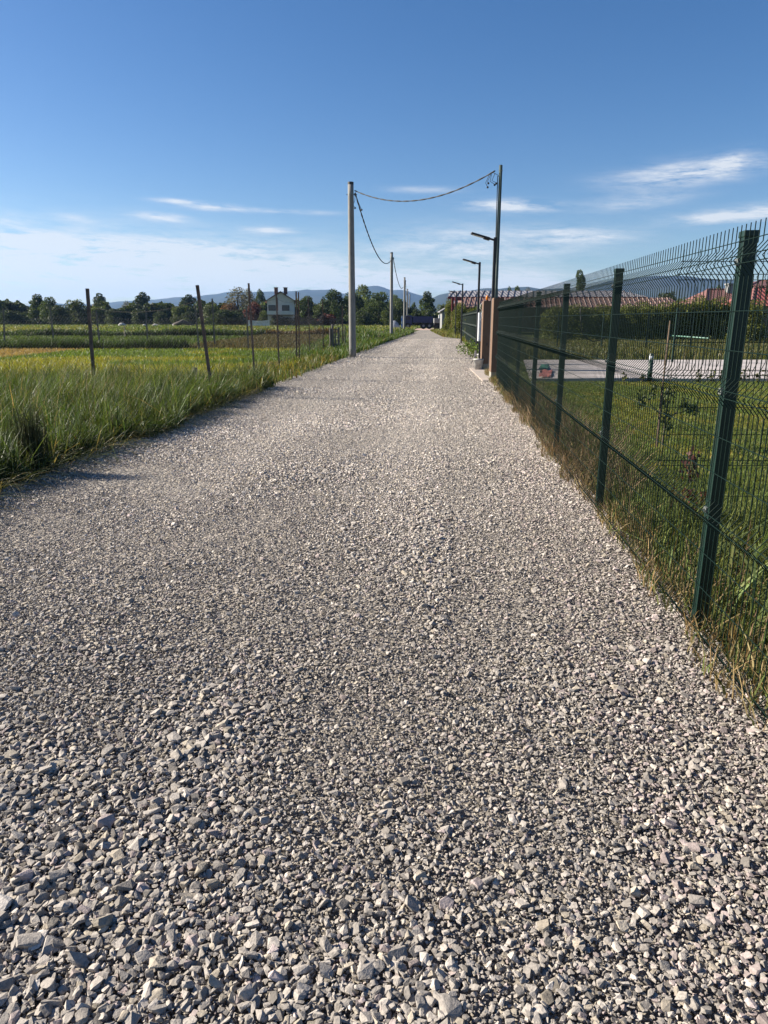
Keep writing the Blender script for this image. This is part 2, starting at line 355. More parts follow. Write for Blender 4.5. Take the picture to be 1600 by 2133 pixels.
# hills (two ranges)
def hills(name, pts, D, depth, seed):
    px = np.array([p[0] for p in pts], float); py = np.array([p[1] for p in pts], float)
    n = 260; X = np.linspace(px[0], px[-1], n); Y = np.interp(X, px, py) + (fbm(X*.03, X*0, seed)-.5)*5
    rows = 26; V = []; 
    for i in range(n):
        top = AtY(X[i], Y[i], D)
        for j in range(rows):
            t = j/(rows-1)                      # 0 foot, 1 ridge
            yy = D-depth*(1-t); xx = top.x*yy/D
            ridge = 1-abs(2*float(fbm(np.array(xx*.0032+yy*.0006), np.array(yy*.0011), seed+3))-1)
            hh = top.z*(t**1.15)*(1-.55*(1-t)*(1-ridge)*2)
            V.append((xx, yy, max(-1, hh)-(.5 if j == 0 else 0)))
    idx = []
    for i in range(n-1):
        for j in range(rows-1): idx += [i*rows+j, (i+1)*rows+j, (i+1)*rows+j+1, i*rows+j+1]
    o = npmesh(name, np.array(V), [4]*((n-1)*(rows-1)), idx, M['hill'], smooth=True); o['kind'] = 'structure'
hills('mountain_range', [(-700, 628), (-300, 634), (0, 634), (60, 636), (115, 632), (190, 634), (240, 629), (310, 625), (340, 622), (365, 618), (400, 620), (450, 612), (480, 608), (520, 610), (560, 607), (600, 609), (640, 602), (660, 605), (690, 604),
   (715, 612), (740, 601), (765, 596), (785, 594), (800, 598), (815, 604), (850, 606), (870, 612), (890, 619), (915, 622), (1000, 628), (1100, 632)], 4600, 2200, 21)
hills('hills', [(840, 650), (870, 634), (895, 622), (915, 613), (940, 610), (975, 606), (1000, 601), (1018, 599), (1040, 602), (1062, 600), (1100, 599), (1150, 602), (1200, 604), (1240, 594), (1290, 582), (1340, 577), (1400, 575), (1450, 577), (1500, 582), (1560, 584), (1620, 590), (1800, 604), (2300, 612)], 3300, 1300, 44)
# ------------------------------------------------------------------ gravel
def stone_protos(n, pts, seed):
    r = random.Random(seed); out = []
    for k in range(n):
        bm = bmesh.new()
        for i in range(pts):
            v = Vector((r.gauss(0, 1), r.gauss(0, 1), r.gauss(0, 1))).normalized()
            e = .62      # push towards a box: angular crushed stone
            v = Vector([math.copysign(abs(c)**e, c) for c in v])*r.uniform(.8, 1.0)
            bm.verts.new(v*.5)
        g = bmesh.ops.convex_hull(bm, input=bm.verts[:])
        dead = [x for x in g['geom_interior'] if isinstance(x, bmesh.types.BMVert)]
        if dead: bmesh.ops.delete(bm, geom=dead, context='VERTS')
        bmesh.ops.recalc_face_normals(bm, faces=bm.faces); bm.verts.index_update()
        v = np.array([x.co[:] for x in bm.verts], np.float32); f = np.array([[q.index for q in fc.verts] for fc in bm.faces], np.int32)
        out.append((v, f)); bm.free()
    return out
def rotmats(n, tilt):
    yaw = rng.uniform(0, 2*np.pi, n); a = rng.normal(0, tilt, n); b = rng.normal(0, tilt, n)
    cz, sz, ca, sa, cb, sb = np.cos(yaw), np.sin(yaw), np.cos(a), np.sin(a), np.cos(b), np.sin(b)
    Z = np.zeros(n); O = np.ones(n)
    Rz = np.stack([np.stack([cz, -sz, Z], 1), np.stack([sz, cz, Z], 1), np.stack([Z, Z, O], 1)], 1)
    Rx = np.stack([np.stack([O, Z, Z], 1), np.stack([Z, ca, -sa], 1), np.stack([Z, sa, ca], 1)], 1)
    Ry = np.stack([np.stack([cb, Z, sb], 1), np.stack([Z, O, Z], 1), np.stack([-sb, Z, cb], 1)], 1)
    return Rz @ Rx @ Ry
SV, SS, SI, SC = [], [], [], []; voff = 0
def stone_colors(n, x, y):
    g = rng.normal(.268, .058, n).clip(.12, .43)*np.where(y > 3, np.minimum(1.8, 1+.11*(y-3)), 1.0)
    c = np.stack([g*1.085, g*.985, g*.875], 1)
    u = x-(xl(y)+xr(y))/2; tr = np.exp(-((np.abs(u)-.95)/.35)**2); g = g*(1+.22*tr*np.clip((y-3)/4, 0, 1)); c = np.stack([g*1.085, g*.985, g*.875], 1)
    k = rng.random(n); k = np.where((xr(y)-x < .75) & (k > .3) & (k < .5), .01, k)
    pk = (k < .075); c[pk] = np.stack([g*1.10, g*.92, g*.86], 1)[pk]
    tn = (k > .075) & (k < .20); c[tn] = np.stack([g*1.14, g*1.0, g*.80], 1)[tn]
    dk = (k > .93); c[dk] *= .68
    lt = (k > .87) & (k < .91); c[lt] *= 1.3
    return c
def add_stones(protos, x, y, z, size, tilt):
    global voff
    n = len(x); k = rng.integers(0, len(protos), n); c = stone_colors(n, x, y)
    sc = np.stack([size, size*rng.uniform(.55, .95, n), size*rng.uniform(.28, .62, n)], 1)
    RM = rotmats(n, tilt)
    for q, (pv, pf) in enumerate(protos):
        m = np.nonzero(k == q)[0]
        if len(m) == 0: continue
        v = pv[None, :, :]*sc[m][:, None, :]
        v = np.einsum('nij,nkj->nki', RM[m], v)+np.stack([x[m], y[m], z[m]], 1)[:, None, :]
        nv = pv.shape[0]
        f = pf[None]+(voff+np.arange(len(m))*nv)[:, None, None]
        SV.append(v.reshape(-1, 3)); SI.append(f.reshape(-1)); SS.append(len(m)*pf.shape[0])
        SC.append(np.repeat(c[m], nv, 0)); voff += len(m)*nv
def grid_pts(y0, y1, sp, prob=1.0, jit=.55):
    yy = np.arange(y0, y1, sp); P = []
    for y in yy:
        hw = .5517*(y*cp+.43)+2.2
        a = max(-hw, float(xl(y))-.1); b = min(hw, float(xr(y))+.1)
        if b <= a: continue
        P.append(np.stack([np.arange(a, b, sp), np.full(len(np.arange(a, b, sp)), y)], 1))
    P = np.concatenate(P); P = P+rng.uniform(-jit, jit, P.shape)*sp
    if not np.isscalar(prob) or prob < 1: P = P[rng.random(len(P)) < (prob(P[:, 0], P[:, 1]) if callable(prob) else prob)]
    x, y = P[:, 0], P[:, 1]
    keep = (x > xl(y)-.12+.28*(fbm(y*.9, x*0, 31)-.4)) & (x < xr(y)+.10*fbm(y*1.3, x*0, 33)+.02)
    return x[keep], y[keep]
def coarse(x, y):                                  # 0 fine .. 1 coarse patches; coarser on the near left
    n = fbm(x*.75+2, y*.55, 3, 3)
    c = np.clip((n-.36)*2.6, 0, 1)
    c = np.clip(c+.6*np.clip((2.9-y)/1.5, 0, 1)*np.clip((1.9-x)/1.5, .15, 1), 0, 1)
    u = x-(xl(y)+xr(y))/2; c = c*(1-np.where(y < 3.4, .25, .55)*np.exp(-((np.abs(u)-.95)/.33)**2))
    return c*np.where(x > xr(y)-1.3, .55, 1.0)
pA = stone_protos(40, 15, 1); pB = stone_protos(30, 10, 2); pC = stone_protos(20, 8, 3)
# near: three sizes, loosely piled
def layer(y0, y1, sp, s0, s1, protos, zf, tilt, prob=1.0, zj=.006, cs=.6):
    x, y = grid_pts(y0, y1, sp, prob)
    n = len(x); c = coarse(x, y)
    s = np.exp(rng.uniform(np.log(s0), np.log(s1), n))*(1-cs*.5+cs*c)
    z = s*zf+rng.uniform(-zj, zj, n)+.012*(fbm(x*1.1, y*1.1, 77)-.5)
    add_stones(protos, x, y, z, s, tilt)
layer(.8, 3.2, .0105, .008, .019, pB, .16, .5)
layer(.8, 3.2, .0195, .018, .035, pA, .19, .34, prob=lambda x, y: .52+.48*coarse(x, y), zj=.006)
layer(.8, 3.2, .05, .034, .058, pA, .19, .30, prob=lambda x, y: np.clip(.02+.42*coarse(x, y), 0, 1), zj=.004)
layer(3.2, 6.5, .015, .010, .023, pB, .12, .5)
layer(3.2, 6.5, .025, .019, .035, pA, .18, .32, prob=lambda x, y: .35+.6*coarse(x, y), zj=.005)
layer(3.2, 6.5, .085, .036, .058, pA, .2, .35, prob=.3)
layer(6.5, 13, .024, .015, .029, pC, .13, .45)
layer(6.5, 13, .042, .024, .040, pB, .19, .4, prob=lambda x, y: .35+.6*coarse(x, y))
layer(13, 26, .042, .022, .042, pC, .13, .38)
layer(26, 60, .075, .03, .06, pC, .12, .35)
nf_ = sum(SS)
o = npmesh('gravel', np.concatenate(SV), np.full(nf_, 3, np.int32), np.concatenate(SI), M['gravel'], np.concatenate(SC))
tag(o, 'loose grey crushed stone spread over the whole road', 'gravel', kind='stuff')
print('stones faces', nf_)
SV = SI = SC = None
# ------------------------------------------------------------------ grass
def blades(name, xy, h, wd, col, m, lean=.35, ldir=None, curve=1.8, z=0.0, kind='stuff', label=None, cat=None, parent=None, droop=.2):
    n = len(xy); h = np.broadcast_to(h, n); wd = np.broadcast_to(wd, n)
    yaw = rng.uniform(0, 2*np.pi, n); la = rng.uniform(0, 2*np.pi, n) if ldir is None else ldir+rng.normal(0, .6, n)
    lean = np.broadcast_to(lean, n); lm = np.abs(rng.normal(0, 1, n)*lean*.5+lean)
    wx, wy = np.cos(yaw)*wd/2, np.sin(yaw)*wd/2
    V = np.zeros((n, 7, 3), np.float32); ts = [0, .38, .75, 1.0]; ws = [.8, 1.0, .7, 0]
    for i, t in enumerate(ts):
        off = lm*h*t**curve
        px = xy[:, 0]+np.cos(la)*off; py = xy[:, 1]+np.sin(la)*off; pz = z+h*(t-droop*lm*t**2.2)
        if i < 3:
            V[:, 2*i] = np.stack([px-wx*ws[i], py-wy*ws[i], pz], 1); V[:, 2*i+1] = np.stack([px+wx*ws[i], py+wy*ws[i], pz], 1)
        else: V[:, 6] = np.stack([px, py, pz], 1)
    b = (np.arange(n)*7)[:, None]
    idx = np.concatenate([b+np.array([[0, 1, 3, 2, 2, 3, 5, 4, 4, 5, 6]])], 1).reshape(-1)
    sizes = np.tile([4, 4, 3], n)
    c = np.repeat(np.broadcast_to(col, (n, 3)), 7, 0)
    o = npmesh(name, V.reshape(-1, 3), sizes, idx, m, c, parent)
    return tag(o, label, cat, kind=kind)
def gcol(n, base, var=.25, alt=None, altp=0.0, warm=.08):
    k = np.exp(rng.normal(0, var, n))[:, None]; c = np.array(base)[None]*k
    c[:, 0] *= 1+rng.normal(0, warm, n)
    if alt is not None:
        m = rng.random(n) < altp; c[m] = (np.array(alt)[None]*k)[m]
    return c.clip(0.004, .7)
def cards(n, ctr, rad, size, base, var, up=0.0, shell=.5):
    d = rng.normal(0, 1, (n, 3)); d /= np.linalg.norm(d, axis=1)[:, None]
    r = rng.uniform(shell, 1, n)**.6
    p = ctr+d*rad*r[:, None]
    a = rng.normal(0, 1, (n, 3)); a[:, 2] += up; a /= np.linalg.norm(a, axis=1)[:, None]
    b = np.cross(a, rng.normal(0, 1, (n, 3))); b /= np.linalg.norm(b, axis=1)[:, None]
    s = size*rng.uniform(.6, 1.3, n)
    V = np.stack([p-a*s[:, None]*.5, p+b*s[:, None]*.3, p+a*s[:, None]*.5, p-b*s[:, None]*.3], 1)
    c = np.array(base)[None]*np.exp(rng.normal(0, var, n))[:, None]*(1+.0*d[:, 2:3])
    return V, c
def scatter(n, x0, x1, y0, y1): return np.stack([rng.uniform(x0, x1, n), rng.uniform(y0, y1, n)], 1)
# tall verge grass on the near left
P = scatter(290000, -13.5, -2.6, 2.6, 17.5)
e = xl(P[:, 1])-.15+1.0*(fbm(P[:, 1]*.7, P[:, 1]*0, 5)-.5)
dist = e-P[:, 0]
P = P[(dist > -.15) & (np.abs(P[:, 0]) < .56*(P[:, 1]*cp+.43)+3.0) & (rng.random(len(P)) < np.clip(1.25-dist*.06, .25, 1))]; 
dist = xl(P[:, 1])-.15+1.0*(fbm(P[:, 1]*.7, P[:, 1]*0, 5)-.5)-P[:, 0]
cl_ = fbm(P[:, 0]*1.1, P[:, 1]*1.1, 15); 
hh = (.20+.70*np.clip((cl_-.5)*1.7+.5, 0, 1.15))*np.clip(.72+dist*.4, .4, 1.0)*np.where(P[:, 1] > 13.2, np.clip(1-(P[:, 1]-13.2)*.18, .45, 1), 1)*rng.uniform(.6, 1.25, len(P))
far = fbm(P[:, 0]*.4, P[:, 1]*.5, 18)
# gather blades into tufts that lean their own way
nt_ = 2600; tc_ = P[rng.integers(0, len(P), nt_)]; ta = rng.uniform(0, 2*np.pi, nt_); tl = rng.uniform(.2, .9, nt_); th_ = rng.uniform(.55, 1.35, nt_); tg = rng.normal(0, .22, nt_); ty_ = rng.random(nt_)
own = rng.random(len(P)) < .62; ti = rng.integers(0, nt_, len(P)); P0 = P.copy()
hh = hh*np.where((np.abs(P[:, 0]+3.75) < .9) & (np.abs(P[:, 1]-15) < 1.1), .35, 1); P[own] = tc_[ti[own]]+rng.normal(0, .07, (int(own.sum()), 2)); hh = np.where(own, hh.mean()*.35+hh*.65, hh*.8)
hh = hh*np.where(own, th_[ti], 1); e2 = xl(P[:, 1])-.05-P[:, 0]
c = gcol(len(P), (.050, .082, .026), .3, (.15, .135, .07), .04); c = c*np.where(own, np.exp(tg[ti]), 1)[:, None]
pale = (far > .62) | (own & (ty_[ti] < .12)); c[pale] = c[pale]*np.array([1.55, 1.3, 1.2])
la_ = np.where(own, ta[ti], -.15)
blades('roadside_grass', P, hh, rng.uniform(.005, .011, len(P)), c, M['blade'], np.where(own, tl[ti], .5), ldir=la_, label='tall green verge grass leaning over the left road edge', cat='grass')
# broad leaved weeds low in the verge
wn = 420; wc = P0[rng.integers(0, len(P0), wn)]; wd_ = xl(wc[:, 1])-wc[:, 0]; wc = wc[wd_ < 2.6]; VV, CC = [], []
for x_, y_ in wc:
    r_ = random.uniform(.08, .24); v_, c_ = cards(34, np.array((x_, y_, r_*.9)), np.array((r_, r_, r_*1.15)), random.uniform(.05, .10), (.050, .085, .022), .35, up=.2, shell=.3); VV.append(v_); CC.append(c_)
V = np.concatenate(VV); n = len(V); tag(npmesh('verge_weeds', V.reshape(-1, 3), np.full(n, 4), np.arange(4*n), M['leaf'], np.repeat(np.concatenate(CC), 4, 0)), 'broad leaved weeds low in the left verge grass', 'weeds', kind='stuff')
q = rng.integers(0, len(P), 1500); Q = P0[q]; blades('seed_stalks', Q, rng.uniform(.45, .85, len(Q))*np.clip(.5+.4*(xl(Q[:, 1])-Q[:, 0]), .4, 1), .005, gcol(len(Q), (.26, .22, .13), .25), M['dry'], .3, ldir=0, label='pale thin seed stalks above the left verge grass', cat='grass')
# flattened grass at the very edge
P = scatter(9000, -4.9, -2.2, 4.8, 16); d_ = xl(P[:, 1])-P[:, 0]; P = P[(d_ > -.12) & (d_ < .35)]
blades('flattened_grass', P, rng.uniform(.25, .5, len(P)), .009, gcol(len(P), (.075, .09, .035), .3, (.25, .2, .1), .2), M['blade'], 1.3, ldir=-.25, curve=1.1, droop=.55, label='flattened grass lying on the gravel at the left edge', cat='grass')
# verge along the left edge further on
P = scatter(60000, -4.2, 4.8, 15, 88); d_ = xl(P[:, 1])-P[:, 0]; wv = np.where(P[:, 1] < 31, 1.7, 3.0)
P = P[(d_ > -.1+.3*(fbm(P[:, 1]*.6, P[:, 1]*0, 8)-.5)) & (d_ < wv)]
d_ = xl(P[:, 1])-P[:, 0]; g_ = fbm(P[:, 0]*.7, P[:, 1]*.5, 19)
hh = (.12+.40*g_)*rng.uniform(.6, 1.2, len(P)); c = gcol(len(P), (.085, .105, .030), .28, (.20, .15, .06), .22)
gr = (P[:, 1] > 29); c[gr] = gcol(int(gr.sum()), (.062, .105, .022), .25, (.16, .14, .05), .08); hh[gr] *= 1.25
blades('verge_grass', P, hh, .012+P[:, 1]*.00055, c, M['blade'], .4, label='patchy green and straw verge beyond the corner fence post', cat='grass')
# field grass
P = scatter(90000, -26, -2.2, 16, 37); hw = .56*(P[:, 1]*cp+.43)+1.5
P = P[(np.abs(P[:, 0]) < hw) & (P[:, 0] < xl(P[:, 1])-.9)]; 
g_ = fbm(P[:, 0]*.25, P[:, 1]*.4, 23); c = gcol(len(P), (.20, .215, .026), .18, (.24, .21, .05), .15)
gg = (g_ > .52); c[gg] = gcol(int(gg.sum()), (.095, .15, .02), .2)
st = (P[:, 0] < -15.3) & (P[:, 1] > 28.5); c[st] = gcol(int(st.sum()), (.25, .185, .085), .15)
blades('field_grass', P, rng.uniform(.10, .24, len(P)), .012+P[:, 1]*.0006, c, M['blade'], .4, label='short yellow green grass covering the fenced field', cat='grass')
# dark tall strip
P = np.concatenate([scatter(14000, -34, -10.4, 36.6, 38.2), scatter(2500, -10.4, -2.5, 36.9, 37.5)])
hh = np.where(P[:, 0] < -10.4, .42+.35*fbm(P[:, 0]*.5, P[:, 1], 3), .16)*rng.uniform(.7, 1.15, len(P))
blades('tall_grass_strip', P, hh, .035, gcol(len(P), (.030, .055, .015), .3), M['blade'], .2, label='dark tall grass strip dividing yellow field from green crop', cat='grass')
P = scatter(30000, -62, -1.6, 66, 69.5); P = P[P[:, 1] > 66.2+1.2*fbm(P[:, 0]*.4, P[:, 0]*0, 4)]
hh = (.25+.75*fbm(P[:, 0]*.35, P[:, 1]*.3, 6))*rng.uniform(.6, 1.15, len(P)); c = gcol(len(P), (.030, .052, .017), .35)
br = P[:, 0] > -11; c[br] = gcol(int(br.sum()), (.085, .06, .03), .3)
blades('scrub_strip', P, hh, .07, c, M['blade'], .3, label='dark scrubby strip at the foot of the far meadow', cat='grass')
P = scatter(26000, -11, -1.2, 37.6, 66); P = P[P[:, 0] < xl(P[:, 1])-2.0]
blades('stubble', P, rng.uniform(.12, .4, len(P)), .035, gcol(len(P), (.105, .085, .034), .3, (.07, .08, .03), .3), M['dry'], .35, label='brown dry stubble in the middle field', cat='grass')
P = scatter(24000, -40, -11, 38.2, 66)
blades('crop_grass', P, rng.uniform(.12, .26, len(P)), .045, gcol(len(P), (.058, .09, .022), .25), M['blade'], .3, label='low green crop in the middle field', cat='grass')
P = scatter(60000, -110, 8, 69.5, 175); P = P[(np.abs(P[:, 0]) < .57*(P[:, 1])+2) & (P[:, 0] < xl(P[:, 1])-1.2)]
g_ = fbm(P[:, 0]*.08, P[:, 1]*.12, 13); c = gcol(len(P), (.085, .125, .026), .25, (.16, .15, .05), .12)
yl = g_ > .62; c[yl] = gcol(int(yl.sum()), (.16, .17, .05), .2)
blades('meadow_grass', P, rng.uniform(.2, .5, len(P)), .05+P[:, 1]*.001, c, M['blade'], .35, label='bright green far meadow grass below the tree line', cat='grass')
# green mounds right of first pole
P = scatter(16000, -9, .8, 40, 74); P = P[(P[:, 0] < xl(P[:, 1])-.6) & (P[:, 0] > -5.5+.03*P[:, 1])]
mz = 1.0*np.exp(-((P[:, 0]+1.9)/1.6)**2-((P[:, 1]-52)/5)**2)+.7*np.exp(-((P[:, 0]+2.6)/1.8)**2-((P[:, 1]-66)/5)**2)
blades('mound_grass', P, rng.uniform(.2, .5, len(P))+mz*.8, .06, gcol(len(P), (.055, .095, .022), .3, (.14, .13, .05), .12), M['blade'], .35, label='rank green grass heaped beside the road beyond the first concrete pole', cat='grass')
# right verge under the mesh fence
P = scatter(110000, .9, 5.6, 1.2, 22); fx = FX0+FS*P[:, 1]; d_ = P[:, 0]-fx
P = P[(d_ > -.12+.26*(fbm(P[:, 1]*1.7, P[:, 1]*0, 41)-.4)) & (d_ < np.where(P[:, 1] < 4.8, 1.5, .55))]
d_ = P[:, 0]-FX0-FS*P[:, 1]; t_ = fbm(P[:, 0]*1.7, P[:, 1]*1.3, 29)
hh = (.12+.40*t_)*np.clip(.55+d_*1.6, .35, 1.25)*rng.uniform(.5, 1.3, len(P))
c = gcol(len(P), (.090, .115, .030), .3)
dry = (d_ < .12+.35*(fbm(P[:, 1]*.8, P[:, 1]*0, 51)-.45)) & (rng.random(len(P)) < .72); c[dry] = gcol(int(dry.sum()), (.26, .195, .095), .3, (.13, .095, .055), .3)
rb = (P[:, 1] > 6) & (P[:, 1] < 14) & (rng.random(len(P)) < .38); c[rb] = gcol(int(rb.sum()), (.16, .115, .07), .3); hh = np.where(rb & (d_ < .3), hh*1.7, hh)
blades('fence_verge_grass', P, hh, rng.uniform(.004, .009, len(P)), c, M['dry'], .55, label='matted straw and green grass under the green mesh fence', cat='grass')
# broad weed leaves near right
P = scatter(420, 1.75, 3.2, 1.6, 4.4); P = P[P[:, 0] > FX0+FS*P[:, 1]+.05]
blades('broad_weeds', P, rng.uniform(.3, .75, len(P)), rng.uniform(.014, .028, len(P)), gcol(len(P), (.13, .165, .06), .3), M['blade'], 1.15, ldir=.4, curve=1.4, droop=.55, label='long pale weed leaves behind the nearest fence panel', cat='weeds')
P = scatter(1500, 1.75, 3.4, 1.4, 4.4); P = P[P[:, 0] > FX0+FS*P[:, 1]+.05]
blades('dead_stalks', P, rng.uniform(.2, .5, len(P)), .006, gcol(len(P), (.20, .13, .08), .3), M['dry'], 1.3, ldir=.4, curve=1.1, droop=.6, label='dead brown stalks lying behind the nearest fence panel', cat='weeds')
# lawn
P = scatter(190000, 1.9, 11.5, 4.3, 18.6); P = P[(P[:, 0] > FX0+FS*P[:, 1]+.35) & (P[:, 0] < .56*(P[:, 1]*cp+.43)+1)]
g_ = fbm(P[:, 0]*1.3, P[:, 1]*1.3, 61); c = gcol(len(P), (.105, .145, .030), .22, (.19, .17, .06), .10); yl = g_ > .58; c[yl] *= np.array([1.5, 1.2, 1.0])
blades('lawn_grass', P, rng.uniform(.02, .055, len(P)), rng.uniform(.005, .010, len(P)), c, M['blade'], .5, label='mown lawn behind the green mesh fence', cat='grass')
P = scatter(60000, 3, 34, 28.7, 58); P = P[(P[:, 0] > FX0+FS*P[:, 1]+.5) & (P[:, 0] < .57*P[:, 1]+2)]
hh = np.where(P[:, 1] < 33, rng.uniform(.15, .5, len(P)), rng.uniform(.08, .2, len(P)))
blades('garden_grass', P, hh, .03, gcol(len(P), (.075, .085, .026), .3, (.14, .12, .05), .2), M['blade'], .4, label='rougher grass beyond the pale garden paving', cat='grass')
P = scatter(16000, 3.2, 9, 24, 100); d_ = P[:, 0]-xr(P[:, 1]); P = P[(d_ > -.1) & (d_ < 2.0) & ((P[:, 0]-FX0-FS*P[:, 1] < .4))]
blades('far_verge_grass', P, rng.uniform(.12, .45, len(P)), .02+P[:, 1]*.0005, gcol(len(P), (.115, .13, .035), .28, (.2, .16, .07), .2), M['blade'], .4, label='grass verge along the far fence and the road bend', cat='grass')
# ------------------------------------------------------------------ plants and trees
def tree_meshes(name, blobs, nleaf, size, base, var=.3, shell=.45, trunk=(.025, .5), limbs=6, seed=0):
    """unit tree: height 1, foot at the origin. blobs: (x,y,z,rx,ry,rz)"""
    r = random.Random(seed); VV, CC = [], []
    tot = sum((b[3]*b[4]*b[5])**.667 for b in blobs)
    for b in blobs:
        n = max(12, int(nleaf*((b[3]*b[4]*b[5])**.667)/tot))
        tone = math.exp(r.gauss(0, .22))
        v, c = cards(n, np.array(b[:3]), np.array(b[3:]), size, base, var, shell=shell); VV.append(v); CC.append(c*tone)
    V = np.concatenate(VV); C = np.concatenate(CC); n = len(V)
    o = npmesh(name+'_crown', V.reshape(-1, 3), np.full(n, 4), np.arange(4*n), M['leaf'], np.repeat(C, 4, 0)); cm = o.data; bpy.data.objects.remove(o)
    t = MB(); tr, th = trunk
    t.tube([(0, 0, 0), (r.uniform(-.01, .01), 0, th*.4), (r.uniform(-.02, .02), .01, th), (0, 0, min(.9, th+.25))], [tr, tr*.8, tr*.55, tr*.2], 7)
    for i in range(limbs):
        b = blobs[i % len(blobs)]; z0 = th*r.uniform(.5, 1.0)
        t.tube([(0, 0, z0), (b[0]*.5, b[1]*.5, (z0+b[2])/2+.02), (b[0]*.95, b[1]*.95, b[2])], [tr*.45, tr*.3, tr*.1], 5)
    return cm, t.mesh(name+'_trunk', True)
def blobset(n, seed, w=.38, z0=.25, z1=.9, prof=lambda t: math.sin(math.pi*min(1, .15+.85*t))**.6, br=.17):
    r = random.Random(seed); out = []
    for i in range(n):
        t = (i+.5)/n; z = z0+(z1-z0)*t; q = w*prof(t); a = i*2.4+r.uniform(-.5, .5); d = q*r.uniform(.35, 1.0)
        s = br*r.uniform(.7, 1.25)
        out.append((math.cos(a)*d, math.sin(a)*d, z+r.uniform(-.04, .04), s, s, s*r.uniform(.6, .95)))
    return out
TK = {}
def kind(k, *a, **kw): TK[k] = tree_meshes(k, *a, **kw)
kind('round', blobset(18, 1, .36, .28, .9), 3900, 0.052, (0.0383, 0.0583, 0.0203), trunk=(.028, .45), seed=1)
kind('round_b', blobset(20, 2, .40, .22, .92), 4200, 0.052, (0.0472, 0.0719, 0.0224), trunk=(.028, .4), seed=2)
kind('bush', blobset(16, 3, .55, .10, .86, lambda t: (1-t*.75), .24), 3900, 0.069, (0.0359, 0.0527, 0.0203), trunk=(.03, .2), seed=3)
kind('bush_b', blobset(18, 4, .62, .10, .84, lambda t: (1-t*.7), .24), 3900, 0.069, (0.0540, 0.0742, 0.0224), trunk=(.03, .2), seed=4)
kind('bushred', blobset(14, 5, .6, .12, .84, lambda t: (1-t*.6), .24), 3300, 0.069, (0.0955, 0.0337, 0.0292), trunk=(.03, .2), seed=5)
kind('bushbrown', blobset(14, 6, .65, .12, .84, lambda t: (1-t*.6), .24), 3300, 0.069, (0.1123, 0.0652, 0.0359), trunk=(.03, .2), seed=6)
kind('poplar', blobset(15, 7, .13, .16, .93, lambda t: math.sin(math.pi*(.12+.8*t))**.5, .12), 3600, 0.046, (0.0449, 0.0696, 0.0246), trunk=(.018, .5), seed=7)
kind('thin', blobset(16, 8, .34, .35, .93, br=.15), 1350, 0.044, (0.0955, 0.0955, 0.0674), shell=.2, trunk=(.022, .5), limbs=16, seed=8)
kind('tall', blobset(12, 9, .24, .45, .92, br=.14), 2550, 0.052, (0.0404, 0.0629, 0.0292), trunk=(.022, .6), seed=9)
kind('pear', blobset(22, 10, .36, .12, .93, lambda t: (1-t)**.75*.95+.08, .15), 4500, 0.052, (0.0449, 0.0674, 0.0224), trunk=(.025, .35), seed=10)
kind('willow', blobset(22, 12, .42, .22, .92), 3900, 0.048, (0.0899, 0.1180, 0.0449), shell=.3, trunk=(.022, .5), limbs=12, seed=12)
kind('oak', blobset(26, 13, .46, .16, .9), 5400, 0.048, (0.0505, 0.0764, 0.0224), trunk=(.03, .35), seed=13)
kind('near', blobset(30, 14, .5, .08, .9, lambda t: 1-t*.55, .22), 9750, 0.046, (.095, .112, .024), trunk=(.02, .3), seed=14)
def tree(k, px, base, top, width, Y, label, cat='tree', name='tree', group='trees along the far field edge', sink=.02):
    X = XatY(px, Y, 0); ztop = AtY(px, top, Y).z; wm = width/F*(Y*cp)
    e = empty(name, (X, Y, -sink), random.uniform(0, 6.28), label, cat, group)
    cm, tm = TK[k]
    bb = np.array([v.co[:] for v in cm.vertices]); w0 = (bb[:, 0].max()-bb[:, 0].min()+bb[:, 1].max()-bb[:, 1].min())/2; h0 = bb[:, 2].max()
    s = (wm/w0, wm/w0, (ztop+sink)/h0)
    for nm, me, mt in (('crown', cm, M['leaf']), ('trunk', tm, M['bark'])):
        o = bpy.data.objects.new(nm, me); COL.objects.link(o); o.parent = e; o.scale = s
        if not me.materials: me.materials.append(mt)
    return e
